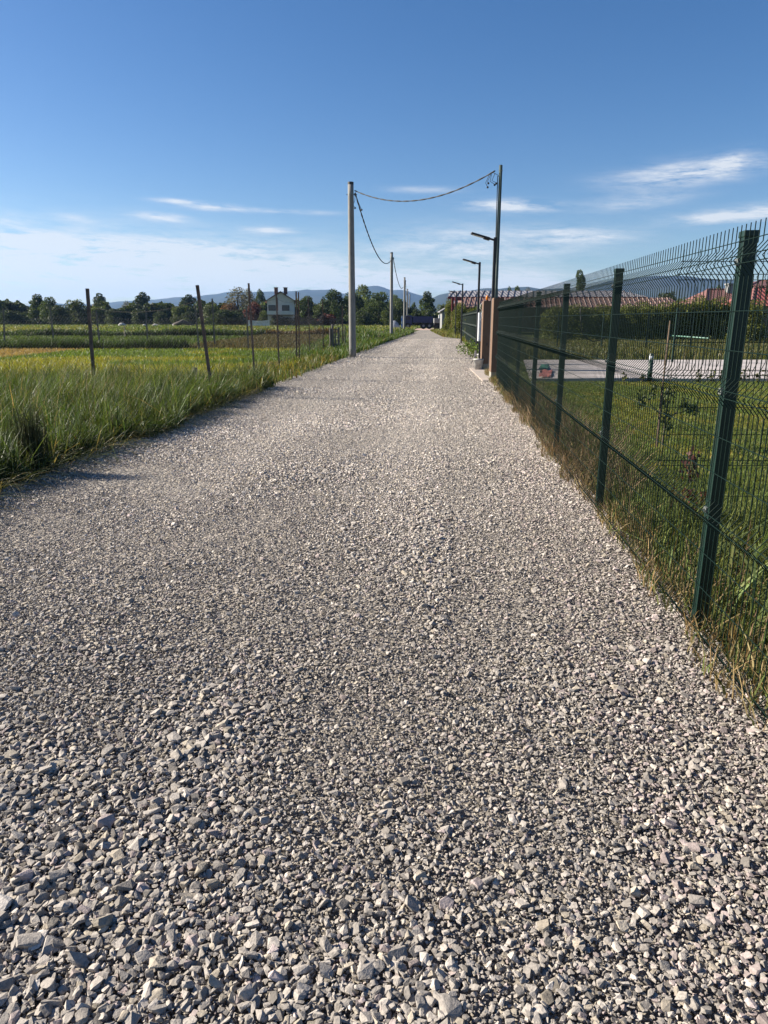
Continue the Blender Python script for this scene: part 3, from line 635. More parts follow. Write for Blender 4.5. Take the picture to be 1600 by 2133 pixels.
TREES = [
 ('round', -6, 676, 622, 52, 190, 'dark round tree cut by the left picture edge'),
 ('round', 26, 676, 627, 36, 195, 'round dark tree just left of the gap showing blue hills'),
 ('bush', 22, 678, 645, 62, 170, 'low grey green bush below the leftmost round trees'),
 ('bush', 60, 677, 648, 40, 185, 'small bush filling the gap before the two-topped tree'),
 ('pear', 84, 677, 611, 58, 175, 'tall leafy tree with a pointed top, left of the rusty fence post'),
 ('oak', 108, 677, 617, 50, 172, 'second top of the big leafy clump left of the rusty post'),
 ('bush', 128, 678, 634, 50, 168, 'very dark bush against the right of the two-topped clump'),
 ('bush_b', 160, 677, 622, 62, 180, 'broad domed bush just left of the rusty leaning fence post'),
 ('tall', 214, 676, 609, 32, 215, 'airy round-headed tall tree just right of the rusty post'),
 ('bush_b', 212, 678, 636, 56, 178, 'olive bush under the airy round-headed tree'),
 ('bush', 240, 678, 641, 40, 172, 'dark low bush right of the airy round-headed tree'),
 ('thin', 268, 676, 626, 30, 200, 'greyish sparse tree beside the tall double-crowned tree'),
 ('tall', 301, 676, 607, 36, 205, 'tall dense tree standing beside the small red-roofed house'),
 ('bush', 290, 678, 642, 42, 176, 'dark bush at the foot of the tall tree by the small house'),
 ('bush', 336, 677, 648, 34, 165, 'low bush hiding the front wall of the small red-roofed house'),
 ('bush', 352, 677, 637, 26, 235, 'dark tree rising behind the right end of the small house roof'),
 ('bush_b', 374, 677, 636, 38, 185, 'rounded olive bush right of the small red-roofed house'),
 ('tall', 396, 676, 612, 36, 215, 'isolated bushy-headed tree just left of the leaning corner post'),
 ('bush', 395, 677, 648, 36, 172, 'low bush below the isolated bushy-headed tree'),
 ('bush_b', 440, 677, 632, 50, 165, 'green shrub just right of the leaning corner post'),
 ('bushbrown', 478, 676, 630, 60, 168, 'rusty brown bramble on top of the dark hedge'),
 ('bush', 470, 679, 643, 80, 158, 'dark dense hedge bush right of the corner post'),
 ('thin', 498, 676, 597, 70, 200, 'large grey half-bare tree left of the white house'),
 ('thin', 522, 676, 599, 40, 205, 'smaller grey half-bare tree touching the slim fence post'),
 ('round_b', 545, 676, 600, 32, 215, 'green tree behind the left eave of the white house'),
 ('bushred', 530, 678, 626, 44, 172, 'dark red leaved shrub at the left side of the white house'),
 ('bush_b', 549, 678, 645, 26, 160, 'small bright bush above the white garden wall'),
 ('bush', 577, 680, 653, 32, 150, 'dark rounded bush in front of the white house'),
 ('bush', 600, 680, 660, 40, 150, 'grey green low bush under the right window of the white house'),
 ('round', 641, 677, 615, 46, 185, 'dark tree just right of the white house'),
 ('bushbrown', 618, 680, 655, 42, 152, 'brown shrub below the dark tree right of the white house'),
 ('bushbrown', 643, 680, 640, 26, 153, 'rust coloured shrub between two slim fence posts'),
 ('bushred', 678, 680, 652, 60, 150, 'purple red shrub left of the first concrete pole'),
 ('bush_b', 668, 679, 634, 48, 160, 'bushy green tree with low sides left of the first concrete pole'),
 ('round_b', 697, 678, 600, 66, 165, 'big bright green tree partly behind the first concrete pole'),
 ('round', 735, 678, 606, 50, 170, 'dark green tree directly behind the first concrete pole'),
 ('willow', 757, 678, 591, 54, 180, 'pale feathery tree just right of the first concrete pole'),
 ('oak', 788, 680, 607, 76, 160, 'broad leafy tree between the first and second concrete poles'),
 ('bush', 754, 681, 645, 46, 150, 'dark undergrowth bush right of the first concrete pole'),
 ('bush_b', 806, 681, 645, 42, 148, 'green bush at the foot of the second concrete pole'),
 ('willow', 822, 678, 612, 36, 185, 'pale thin-leaved tree right of the second concrete pole'),
 ('round', 834, 679, 621, 40, 170, 'brownish dark tree behind the third concrete pole'),
 ('bush', 848, 680, 640, 48, 160, 'dark bush behind the farthest concrete poles'),
 ('pear', 890, 680, 605, 54, 165, 'large pyramid-shaped tree behind the blue tipper truck'),
 ('bush', 868, 681, 642, 38, 158, 'low dark bush behind the truck body'),
 ('bush_b', 920, 679, 632, 40, 170, 'green bush between the pyramid tree and the grey shed'),
 ('bush', 912, 681, 650, 34, 150, 'dark bush left of the grey shed'),
 ('round', 862, 676, 628, 12, 230, 'tiny round tree beyond the far concrete poles'),
]
for t in TREES:
    tree(*t[:6], t[6], cat='bush' if t[0].startswith('bush') else 'tree', name='bush' if t[0].startswith('bush') else 'tree')
RT = [
 ('near', 936, 690, 616, 34, 84, 'leafy bush overhanging the grey shed window', 'bush', 'bush'),
 ('near', 962, 694, 628, 48, 68, 'olive bush behind the thin street lamps', 'bush', 'bush'),
 ('bush_b', 994, 694, 632, 56, 62, 'dark bush under the brown roof behind the second lamp', 'bush', 'bush'),
 ('near', 984, 700, 640, 44, 52, 'leafy shrub just behind the far mesh fence', 'bush', 'bush'),
 ('near', 953, 694, 630, 40, 71, 'tall shrub hiding the red steel posts', 'bush', 'bush'),
 ('bush', 1022, 690, 648, 40, 66, 'dark bush behind the brown gate pillars', 'bush', 'bush'),
 ('round_b', 1058, 676, 594, 22, 150, 'small conical tree above the long grey roof', 'tree', 'tree'),
 ('round', 1074, 676, 594, 26, 150, 'round dark tree beside the conical one above the grey roof', 'tree', 'tree'),
 ('thin', 1095, 676, 598, 30, 155, 'bare twiggy tree above the long grey roof', 'tree', 'tree'),
 ('poplar', 1203, 690, 559, 26, 120, 'narrow poplar standing above the mesh fence', 'tree', 'tree'),
 ('bush', 1385, 680, 606, 60, 120, 'dark low tree line clump left of the red tiled house', 'bush', 'bush'),
 ('round', 1486, 680, 592, 24, 110, 'small dark tree left of the house chimney', 'tree', 'tree'),
 ('oak', 1612, 700, 545, 76, 62, 'dark leafy tree at the right picture edge', 'tree', 'tree'),
 ('near', 1556, 706, 622, 90, 50, 'dark bush in front of the red sheet roof', 'bush', 'bush'),
]
for (k, px, b, tp, wd, Y, lb, ct, nm) in RT: tree(k, px, b, tp, wd, Y, lb, ct, nm, group='trees and bushes around the gardens')
def mass(name, x0, x1, Y, hfun, n, size, base, label):
    px = rng.uniform(x0, x1, n); yy = Y+rng.uniform(-6, 6, n); X = (px-CX)/F*(yy*cp+.43); top = hfun(px)*(.55+.8*fbm(px*.045, px*0, 91))
    z = top*rng.uniform(0, 1, n)**.8
    a = rng.normal(0, 1, (n, 3)); a /= np.linalg.norm(a, axis=1)[:, None]; b = np.cross(a, rng.normal(0, 1, (n, 3))); b /= np.linalg.norm(b, axis=1)[:, None]
    p = np.stack([X, yy, z], 1); s_ = (size*rng.uniform(.6, 1.3, n))[:, None]
    V = np.stack([p-a*s_*.5, p+b*s_*.35, p+a*s_*.5, p-b*s_*.35], 1)
    c = np.array(base)[None]*np.exp(rng.normal(0, .3, n))[:, None]*(.6+.9*fbm(px*.06, z*.3, 77))[:, None]
    tag(npmesh(name, V.reshape(-1, 3), np.full(n, 4), np.arange(4*n), M['leaf'], np.repeat(c, 4, 0)), label, 'undergrowth', kind='stuff')
mass('undergrowth', -60, 860, 200, lambda p: 5.6+0*p, 42000, .85, (.036, .052, .017), 'dark scrub filling the foot of the far tree line')
mass('far_undergrowth', 850, 1000, 150, lambda p: 3.0+0*p, 7000, .6, (.030, .044, .015), 'dark scrub behind the truck and the shed')
# clipped garden hedge: separate shrubs
for i, (px, tp) in enumerate([(1150, 644), (1185, 640), (1222, 645), (1258, 640), (1296, 640), (1334, 634), (1372, 636), (1410, 628), (1446, 622), (1482, 624), (1518, 630)]):
    tree('near', px, 700, tp-9, 74+(i*7) % 9, 56, ['leftmost yellow green hedge shrub behind the near mesh fence', 'second hedge shrub, just right of the leftmost one', 'hedge shrub straight behind the hanging black hose', 'hedge shrub seen left of the second nearest fence post', 'hedge shrub seen just right of the second nearest fence post',
      'hedge shrub midway between the two nearest fence posts', 'hedge shrub just left of the tall slim garden post', 'yellowish hedge shrub right of the tall slim garden post', 'tallest yellow green hedge shrub below the purple hill', 'hedge shrub in front of the red tiled house', 'rightmost hedge shrub, beside the nearest fence post'][i], 'hedge shrub', 'hedge_shrub', 'hedge shrubs behind the garden')
def leafy(name, loc, n, rad, size, base, var, label, cat, group=None, stem=None, up=.3, shell=.2, stake=None):
    e = empty(name, loc, 0, label, cat, group)
    V, c = cards(n, np.array((0, 0, rad[2]*1.02)), np.array(rad), size, base, var, up=up, shell=shell)
    npmesh('leaves', V.reshape(-1, 3), np.full(n, 4), np.arange(4*n), M['leaf'], np.repeat(c, 4, 0), e)
    s = MB(); h = rad[2]*1.7
    for k in range(stem or 3):
        a = k*2.1; s.tube([(0, 0, -.02), (math.cos(a)*rad[0]*.3, math.sin(a)*rad[1]*.3, h*.5), (math.cos(a)*rad[0]*.6, math.sin(a)*rad[1]*.6, h)], [.008, .006, .003], 5)
    s.build('stem', M['bark'], e)
    return e
# staked sapling
p = G(1379, 932)
e = empty('staked_sapling', p, 0, 'thin young tree tied to a brown stake on the lawn', 'sapling')
bm_ = MB(); bm_.tube([(0, 0, 0), (.01, .01, .4), (.02, .0, 1.0)], [.012, .01, .004], 6)
for dx, z0, z1 in ((-.30, .35, .72), (.25, .3, .62), (.34, .4, .50), (-.12, .5, .9), (.1, .5, .85)): bm_.tube([(.01, 0, z0), (dx*.6, .02, (z0+z1)/2), (dx, .05, z1)], [.006, .005, .002], 5)
bm_.build('trunk', M['bark'], e)
VV, CC = [], []
for c0, rd, n in (((-.31, .05, .62), (.07, .08, .16), 60), ((.26, .03, .55), (.07, .07, .10), 50), ((.36, .05, .48), (.09, .08, .07), 45), ((.0, 0, .62), (.09, .09, .30), 80), ((-.18, .03, .72), (.06, .06, .14), 30), ((.02, 0, .3), (.08, .07, .2), 50)):
    v, c = cards(n, np.array(c0), np.array(rd), .06, (.055, .075, .03), .35, up=.3, shell=.1); VV.append(v); CC.append(c)
V = np.concatenate(VV); n = len(V); npmesh('leaves', V.reshape(-1, 3), np.full(n, 4), np.arange(4*n), M['leaf'], np.repeat(np.concatenate(CC), 4, 0), e)
MB().tube([(-.06, .03, 0), (-.06, .03, 1.0), (-.055, .03, 1.58)], [.012, .012, .010], 8).build('stake', M['wood'], e)
# red-tipped shrubs
for (px, py, n, rad, lb) in ((1436, 1010, 40, (.10, .10, .20), 'taller red-tipped shrub left of the nearest fence post'), (1420, 1075, 70, (.16, .14, .12), 'low red-leaved shrub under the taller red-tipped one'), (1462, 1085, 46, (.10, .10, .13), 'dark red shrub touching the foot of the nearest post')):
    p = G(px, py); leafy('shrub', (p.x, p.y, 0), n, rad, .085, (.085, .028, .022), .45, lb, 'shrub', 'red-tipped shrubs along the fence')
for i, (px, s) in enumerate(((1266, .9), (1300, .8), (1338, .8), (1455, 1.0), (1481, 1.1), (1502, .9), (1530, 1.1), (1549, 1.3), (1578, 1.0), (1598, 1.3))):
    lbs = ['small planting left of the second nearest fence post', 'small planting just right of the second nearest fence post', 'small planting left of the dark garden bollard', 'thin planting midway from the bollard to the nearest post', 'leafy planting right of that thin one',
           'short planting before the nearest post', 'planting just right of the nearest fence post', 'tallest yellowish planting right of the nearest post', 'short planting near the right picture edge', 'planting cut by the right picture edge']
    leafy('young_plant', (XatY(px, 18.4), 18.4, 0), 26, (.10*s, .10*s, .17*s), .09, (.085, .095, .03), .4, lbs[i], 'plant', 'young plants along the paving edge')
# leafy weeds by the gate
for (px, py, n, rad, lb) in ((972, 742, 260, (.5, .5, .32), 'low leafy weed clump beside the road near the buckets'), (1000, 752, 240, (.45, .45, .35), 'leafy weed clump under the grey cabinet'), (985, 738, 160, (.35, .5, .36), 'weed clump in front of the second street lamp foot')):
    p = G(px, py); leafy('weed_clump', (p.x, p.y+.3, 0), n, rad, .09, (.085, .13, .025), .35, lb, 'weeds', 'weed clumps by the gate')
# dark stalk clump left foreground
p = G(36, 1000)
e = empty('reed_clump', (p.x, p.y+.35, 0), 0, 'upright clump of dark dry stalks in the left verge grass', 'reeds')
q = rng.normal(0, .075, (260, 2)); blades('stalks', q, rng.uniform(.45, .82, 260), .008, gcol(260, (.030, .040, .020), .3), M['dry'], .12, kind=None, parent=e)
# ------------------------------------------------------------------ welded mesh fence
VS = [1.855, 1.26, .66, .07]
def panel_mesh(name, Lp, sides, r):
    segs = []
    zs = [(0.0, 0.0)] if False else []
    prof = [(-.02, 0.0)]
    for c in reversed(VS):
        if c < .1: prof += [(.02, 0), (.07, -.035), (.12, 0)]
        else: prof += [(c-.068, 0), (c, -.056), (c+.068, 0)]
    prof += [(2.015, 0)]
    nw = int(Lp/.05)
    for i in range(nw+1):
        x = i*Lp/nw; rr = r
        for (z0, n0), (z1, n1) in zip(prof[:-1], prof[1:]): segs.append(((x, n0, z0), (x, n1, z1)))
    hz = [(1.945, 0)]
    for i, c in enumerate(VS):
        hz += [(c+.017, -.048), (c-.017, -.048)]
        if i < 3: hz += [(c-.22, 0), (c-.40, 0)]
    for z, n in hz: segs.append(((-.012, n+.0, z), (Lp+.012, n, z)))
    A = np.array([s[0] for s in segs]); B = np.array([s[1] for s in segs])
    return tubes_np(name, A, B, r, sides)
def tubes_np(name, A, B, r, k=4):
    n = len(A); d = B-A; d = d/np.linalg.norm(d, axis=1)[:, None]
    ref = np.where(np.abs(d[:, 2:3]) > .9, np.array([[1., 0, 0]]), np.array([[0, 0, 1.]]))
    a = np.cross(d, ref); a /= np.linalg.norm(a, axis=1)[:, None]; b = np.cross(d, a)
    ang = np.arange(k)*2*np.pi/k+.4
    ring = a[:, None]*np.cos(ang)[None, :, None]*r+b[:, None]*np.sin(ang)[None, :, None]*r
    V = np.concatenate([A[:, None]+ring, B[:, None]+ring], 1).reshape(-1, 3)
    q = np.array([[j, (j+1) % k, k+(j+1) % k, k+j] for j in range(k)])
    idx = ((np.arange(n)*2*k)[:, None, None]+q[None]).reshape(-1)
    me = bpy.data.meshes.new(name)
    V = np.ascontiguousarray(V, np.float32)
    me.vertices.add(len(V)); me.vertices.foreach_set('co', V.ravel()); me.loops.add(len(idx)); me.loops.foreach_set('vertex_index', idx.astype(np.int32))
    me.polygons.add(n*k); me.polygons.foreach_set('loop_start', (np.arange(n*k)*4).astype(np.int32)); me.update(calc_edges=True)
    for p_ in (): pass
    return me
PM = panel_mesh('mesh_panel', 2.5, 6, .0023); PM.materials.append(M['wiregreen'])
PM3 = panel_mesh('mesh_panel', 2.5, 3, .0024); PM3.materials.append(M['wiregreen'])
pb = MB(); pb.box((0, 0, .985), (.062, .062, 1.97)); postm = pb.mesh('post', bevel=.004); postm.materials.append(M['fencegreen'])
cb = MB(); cb.box((0, 0, 1.976), (.07, .07, .03)); capm = cb.mesh('cap', bevel=.005); capm.materials.append(M['fencegreen'])
gb = MB()
for dx in (-.012, .012): gb.box((-.0315, dx, .97), (.003, .004, 1.9))
ribm = gb.mesh('rib'); ribm.materials.append(M['fencegreen'])
clb = MB(); clb.box((-.036, 0, 0), (.012, .034, .03)); clb.tube([(-.040, .0, 0), (-.050, .0, 0)], .006, 8)
clipm = clb.mesh('clip'); clipm.materials.append(M['clip'])
def meshfence(name, x0, y0, ang, n, label, pm, detail=True, L_=2.5, first_post=True, last_post=True, cat='fence', net=False):
    """runs n panels from (x0,y0) in direction ang (from +X)"""
    e = empty(name, (x0, y0, 0), ang, label, cat)
    for i in range(n+1):
        if i < n:
            o = bpy.data.objects.new('mesh_panel', pm); COL.objects.link(o); o.parent = e; o.location = (i*L_, .036, 0); o.scale = (L_/2.5, -1, 1)
            if net:
                nb = MB(); nb.box((i*L_+L_/2, .0, .8), (L_-.07, .006, 1.5)); nb.build('shade_net', M['net'], e)
        if (i == 0 and not first_post) or (i == n and not last_post): continue
        o = bpy.data.objects.new('post', postm); COL.objects.link(o); o.parent = e; o.location = (i*L_, 0, 0); o.rotation_euler = (0, 0, R(-90))
        c_ = bpy.data.objects.new('cap', capm); COL.objects.link(c_); c_.parent = o
        if detail:
            for zc in VS[:3]: c_ = bpy.data.objects.new('clip', clipm); COL.objects.link(c_); c_.parent = o; c_.location = (0, 0, zc)
            c_ = bpy.data.objects.new('rib', ribm); COL.objects.link(c_); c_.parent = o
    return e
A0 = math.pi/2-FA
def fpt(y): return (FX0+FS*y+.02, y)
ys0 = .93-2.5*math.cos(FA)*0
meshfence('mesh_fence', *fpt(.94), A0, 7, 'near dark green welded mesh fence along the right road edge', PM)
meshfence('divider_fence', 1.86, 4.55, 0.0, 2, 'green mesh fence turning into the garden behind the nearest post', PM, first_post=False)
meshfence('roadside_fence', FX0+FS*24.5+.12, 24.5, A0, 17, 'far green mesh fence beyond the gate pillars and street lamps', PM3, detail=False)
meshfence('garden_fence', XatY(1160, 41), 41, 0.0, 8, 'dark green mesh fence at the back of the garden', PM3, detail=False, L_=2.55)
p0 = XatY(1400, 27.2); o = MB(); o.box((0, 0, 1.0), (.07, .07, 2.0)); e = o.build('garden_post', M['fencegreen'], bevel=.004); e.location = (p0, 27.2, 0); tag(e, 'tall slim dark post at the far edge of the paving', 'post')
# ------------------------------------------------------------------ left wire fence (rusty posts, chain link, barbed wire)
def two(pb_, pt, Y): return AtY(pb_[0], pb_[1], Y), AtY(pt[0], pt[1], Y)
POSTS = [  # base px, top px, Y, radius, material
 ((197, 775), (182, 601), 16.9, .045, 'rust', 'rusty thick post standing in the field left of the corner'),
 ((443, 828), (411, 594), 15.2, .042, 'rust', 'leaning corner post at the road edge'),
 ((531, 772), (518, 590), 19.6, .033, 'rust', 'slim tall post right of the corner'),
 ((582, 754), (575, 600), 23.5, .030, 'rust', 'slim post before the white house'),
 ((618, 744), (617, 607), 27.5, .035, 'rust', 'doubled dark post at the right of the white house'),
 ((646, 738), (642, 619), 31, .030, 'rust', None), ((674, 732), (672, 622), 35, .030, 'rust', None), ((715, 728), (713, 637), 39, .045, 'rust', None)]
def postmesh(b, t, r, m, parent, square=True):
    mb = MB(); d = (t-b); b2 = b-d*(b.z/d.z) if abs(d.z) > 1e-6 else b; b2.z = -.05
    mb.tube([b2, (b2+t)/2, t], r, 4 if square else 8); return mb.build('post', M[m], parent)
e = empty('wire_fence', (0, 0, 0), 0, 'rusty post and chain link fence with barbed wire around the left field', 'fence')
tops = []; feet = []
for (b, t, Y, r, m, lb) in POSTS:
    Pb, Pt = two(b, t, Y); X0 = XatY(b[0], Y); Pb = Vector((X0, Y, 0)); o = postmesh(Pb, Pt, r, m, e); tops.append(Pt); feet.append(Pb)
# one more post out of the left side so the wire runs on
Pl = Vector((tops[0].x-4.6, 17.6, 2.2)); o = postmesh(Vector((Pl.x+.1, 17.6, 0)), Pl, .04, 'rust', e); 
Pt2 = tops[4]+Vector((.07, .15, -.02)); postmesh(Vector((feet[4].x+.09, feet[4].y+.15, 0)), Pt2, .03, 'rust', e)
def sag(a, b, s, n=14): return [a.lerp(b, i/n)-Vector((0, 0, s*4*(i/n)*(1-i/n))) for i in range(n+1)]
bw_ = MB(); seq = [Pl]+tops[:2]; rr_ = random.Random(4)
def barb(pts, r=.0042):
    bw_.tube(pts, r, 4)
    L_ = 0
    for a, b in zip(pts[:-1], pts[1:]):
        k = max(1, int((b-a).length/.16))
        for i in range(k):
            q = a.lerp(b, (i+.5)/k); d = Vector((rr_.uniform(-1, 1), rr_.uniform(-1, 1), rr_.uniform(-1, 1))).normalized()*.028
            bw_.tube([q-d, q+d], r*.7, 3)
for a, b, s in ((Pl-Vector((0, 0, .42)), tops[0]-Vector((0, 0, .42)), -.12), (tops[0]-Vector((0, 0, .40)), tops[1]-Vector((0, 0, .30)), .18)):
    barb(sag(a, b, s))
for i in range(1, 7): bw_.tube(sag(tops[i]-Vector((0, 0, .32)), tops[i+1]-Vector((0, 0, .32)), .10), .0035, 3)
bw_.build('barbed_wire', M['barb'], e)
def chain(a, b, h, sp, r, name='chain_link_mesh', sagv=0.0, parent=None):
    a = Vector(a); b = Vector(b); Lh = (b-a).length; u = (b-a)/Lh; A, B = [], []
    s = -h
    while s < Lh:
        for sg in (1, -1):
            s0, z0 = s, (0 if sg > 0 else h); t0 = max(0, -s); t1 = min(h, Lh-s)
            if t1 <= t0: continue
            p0_ = a+u*(s+t0); p1_ = a+u*(s+t1)
            za = (t0 if sg > 0 else h-t0); zb = (t1 if sg > 0 else h-t1)
            nn = 3
            for i in range(nn):
                f0, f1 = i/nn, (i+1)/nn
                w0 = 1-.12*math.sin(math.pi*((s+t0+(t1-t0)*f0)/Lh)); w1 = 1-.12*math.sin(math.pi*((s+t0+(t1-t0)*f1)/Lh))
                A.append(tuple(p0_.lerp(p1_, f0)+Vector((0, 0, (za+(zb-za)*f0)*w0)))); B.append(tuple(p0_.lerp(p1_, f1)+Vector((0, 0, (za+(zb-za)*f1)*w1))))
        s += sp
    me = tubes_np(name, np.array(A), np.array(B), r, 3); return link(name, me, M['link'], parent)
chain((Pl.x+.1, 17.6, .05), feet[0]+Vector((0, 0, .05)), 1.72, .085, .0014, parent=e)
chain(feet[0]+Vector((0, 0, .05)), feet[1]+Vector((0, 0, .05)), 1.75, .085, .0014, parent=e)
for i in range(1, 7): chain(feet[i]+Vector((0, 0, .05)), feet[i+1]+Vector((0, 0, .05)), 1.8, .10, .0013, parent=e)
# back row of posts
e = empty('back_wire_fence', (0, 40, 0), 0, 'line of thin grey posts across the field behind the rusty fence', 'fence')
prev = None
for (b, t) in (((-90, 730), (-94, 640)), ((10, 730), (7, 643)), ((114, 729), (104, 638)), ((209, 729), (200, 645)), ((309, 729), (303, 641)), ((415, 741), (407, 636)), ((518, 738), (513, 640)), ((448, 726), (442, 622))):
    Y = 39.5 if b[0] not in (415, 518) else 36.3
    Pt = AtY(t[0], t[1], Y); o = postmesh(Vector((XatY(b[0], Y), Y, 0)), Pt, .044, 'greypost', e); o.location = (0, -40, 0)
    if prev is not None and b[0] not in (448,):
        o = MB().tube(sag(prev-Vector((0, 0, .1)), Pt-Vector((0, 0, .1)), .1), .004, 3).build('strand', M['barb'], e); o.location = (0, -40, 0)
    prev = Pt
b = G(443, 790); o = MB().tube([(b.x, 17.8, -.02), (b.x-.02, 17.8, .42)], .05, 6).build('stump_post', M['greypost']); tag(o, 'short broken grey post beside the leaning corner post', 'post')
b = XatY(262, 62); o = MB().tube([(b, 62, -.02), (b-.02, 62, .95)], .05, 5).build('marker_stake', M['greypost']); tag(o, 'short stake alone at the far crop edge', 'stake')
for (px, Y, h) in ((798, 62, .62), (822, 70, .75), (833, 72, .7)):
    b = XatY(px, Y); o = MB().tube([(b, Y, -.02), (b+.03, Y, h)], .04, 5).build('marker_stake', M['greypost'])
    tag(o, {798: 'dark short stake left of the second concrete pole', 822: 'stake just right of the second concrete pole', 833: 'stake close to the third concrete pole'}[px], 'stake')
# little wooden cage gate beside the first pole
Y = 36; e = empty('picket_gate', (XatY(698, Y), Y, 0), 0, 'weathered little post gate standing by the first concrete pole', 'gate')
def lx(px): return XatY(px, Y)-XatY(698, Y)
for px, h, r in ((689, 1.15, .05), (693.5, 1.35, .06), (699, 1.15, .035), (706, 1.2, .05), (719, 1.25, .03)): MB().tube([(lx(px), 0, -.03), (lx(px), 0, h)], r, 6).build('post', M['greypost'], e)
g = MB()
for z in (.25, .7, 1.1): g.tube([(lx(688), -.03, z), (lx(707), -.03, z)], .02, 5)
g.build('rail', M['greypost'], e)
o = MB().box((lx(703), .05, .22), (.36, .03, .4)).build('panel', M['shedgrey'], e)
# ------------------------------------------------------------------ utility poles and cables
PT = []
PL = [(730.5, 380, 31.0, .155, .118, 'thick grey concrete pole nearest the camera'), (816, 526, 62.4, .15, .115, 'second concrete pole along the left road edge'), (843, 578, 99, .15, .115, 'third concrete pole in the row'), (849, 602, 137, .15, .115, 'fourth concrete pole in the row'), (853.5, 612, 163, .15, .115, 'farthest concrete pole, near the blue truck')]
for (px, top, Y, r0, r1, lb) in PL:
    T = AtY(px, top, Y); e = empty('utility_pole', (T.x, Y, 0), 0, lb, 'utility pole', 'concrete poles on the left')
    h = T.z; n = 14; MB().tube([(0, 0, -.1+(h+.02)*i/n) for i in range(n+1)], [r0+(r1-r0)*i/n for i in range(n+1)], 20).build('shaft', M['concrete'], e, smooth=True)
    MB().tube([(0, 0, h-.08), (0, 0, h+.015)], r1+.004, 16).build('cap', M['darkcap'], e)
    b = MB(); b.tube([(-r1-.06, 0, h-.45), (r1+.14, 0, h-.45)], .014, 6); b.box((r1+.05, 0, h-.45), (.05, .06, .09)); b.build('bracket', M['darkcap'], e); PT.append(T)
    bd = MB(); bd.tube([(0, 0, h-.475), (0, 0, h-.425)], r1+.008, 18); bd.build('band', M['clip'], e)
# gravelly collar at first pole
T = AtY(1043.5, 344, 24.0); e = empty('steel_pole', (XatY(1029, 24, .9), 24, 0), 0, 'tall slim green steel pole rising behind the brown pillars', 'utility pole')
px_ = XatY(1029, 24, 0.9); lean = T.x-px_
MB().tube([(0, 0, -.05), (lean*.35, 0, T.z*.4), (lean*.36, 0, T.z*.41), (lean, 0, T.z)], [.078, .078, .06, .052], 16).build('shaft', M['steelgreen'], e, smooth=True)
MB().tube([(lean*.4-.07, -.02, T.z*.42), (lean*.7-.075, -.03, T.z*.7), (lean-.09, -.02, T.z*.95)], [.012, .016, .012], 6).build('cable_riser', M['cable'], e)
MB().tube([(lean+.062*math.cos(a), .062*math.sin(a), T.z-.16) for a in np.linspace(0, 6.28, 13)], .008, 5).build('clamp', M['clip'], e)
def twist(pts, name, label, r=.019, tails=None, cat='cable', step=.10):
    pts = [Vector(p) for p in pts]; m = MB(); dd = [0]
    for a, b in zip(pts[:-1], pts[1:]): dd.append(dd[-1]+(b-a).length)
    n = max(10, int(dd[-1]/step)); P_ = []
    for i in range(n+1):
        s = dd[-1]*i/n; k = min(len(dd)-2, max(0, int(np.searchsorted(dd, s))-1)); f = (s-dd[k])/(dd[k+1]-dd[k]); P_.append(pts[k].lerp(pts[k+1], f))
    d = (pts[-1]-pts[0]).normalized(); a = d.orthogonal().normalized(); b = d.cross(a)
    for ph in (0, math.pi):
        m.tube([p+(a*math.cos(i*.62+ph)+b*math.sin(i*.62+ph))*r*.5 for i, p in enumerate(P_)], r*.8, 5)
    for t in tails or []: m.tube(t, r*.42, 5); m.tube([Vector(t[-1]), Vector(t[-1])+Vector((.02, 0, -.05))], r*1.5, 6)
    o = m.build(name, M['cable'], smooth=True); tag(o, label, cat, 'overhead cables'); return o
def span(a, b, low, n=30): # parabola with given sag
    return [a.lerp(b, i/n)-Vector((0, 0, low*4*(i/n)*(1-i/n))) for i in range(n+1)]
c1 = AtY(739, 397, 31.0); c2 = AtY(1031, 356, 24.0)
t1 = [[c2+Vector(v) for v in ((-.15, 0, -.06), (-.28, 0, -.35), (-.22, 0, -.45))], [c2+Vector(v) for v in ((-.1, 0, -.06), (-.22, .02, -.3), (-.2, .02, -.33))], [c2+Vector(v) for v in ((-.1, 0, -.1), (-.14, 0, -.3), (.0, 0, -.38))], [c2+Vector(v) for v in ((0, 0, -.08), (-.08, 0, -.28), (.05, 0, -.34))], [c2+Vector(v) for v in ((-.05, 0, -.05), (.1, 0, -.12), (.16, 0, -.2))]]
twist(span(c1, c2, .62), 'overhead_cable', 'twisted black cable crossing the road from concrete pole to steel pole', r=.02, tails=t1)
c3 = AtY(740, 402, 31.1); c4 = AtY(814, 543, 62.3)
t2 = [[c3+Vector(v) for v in ((0, 0, 0), (-.02, 0, -.3), (-.1, 0, -.45), (-.02, 0, -.55))], [c3+Vector(v) for v in ((.02, 0, 0), (.1, 0, -.3), (.25, 0, -.62))]]
twist(span(c3, c4, 1.15), 'overhead_cable', 'cable hanging between the first and second concrete poles', r=.026, tails=t2, step=.2)
twist(span(AtY(819, 536, 62.5), AtY(840, 598, 98.8), 1.0), 'overhead_cable', 'cable hanging between the second and third concrete poles', r=.03, step=.4)
twist(span(AtY(845, 584, 99.2), AtY(848, 612, 136.8), .9), 'overhead_cable', 'cable hanging between the third and fourth concrete poles', r=.03, step=.5)
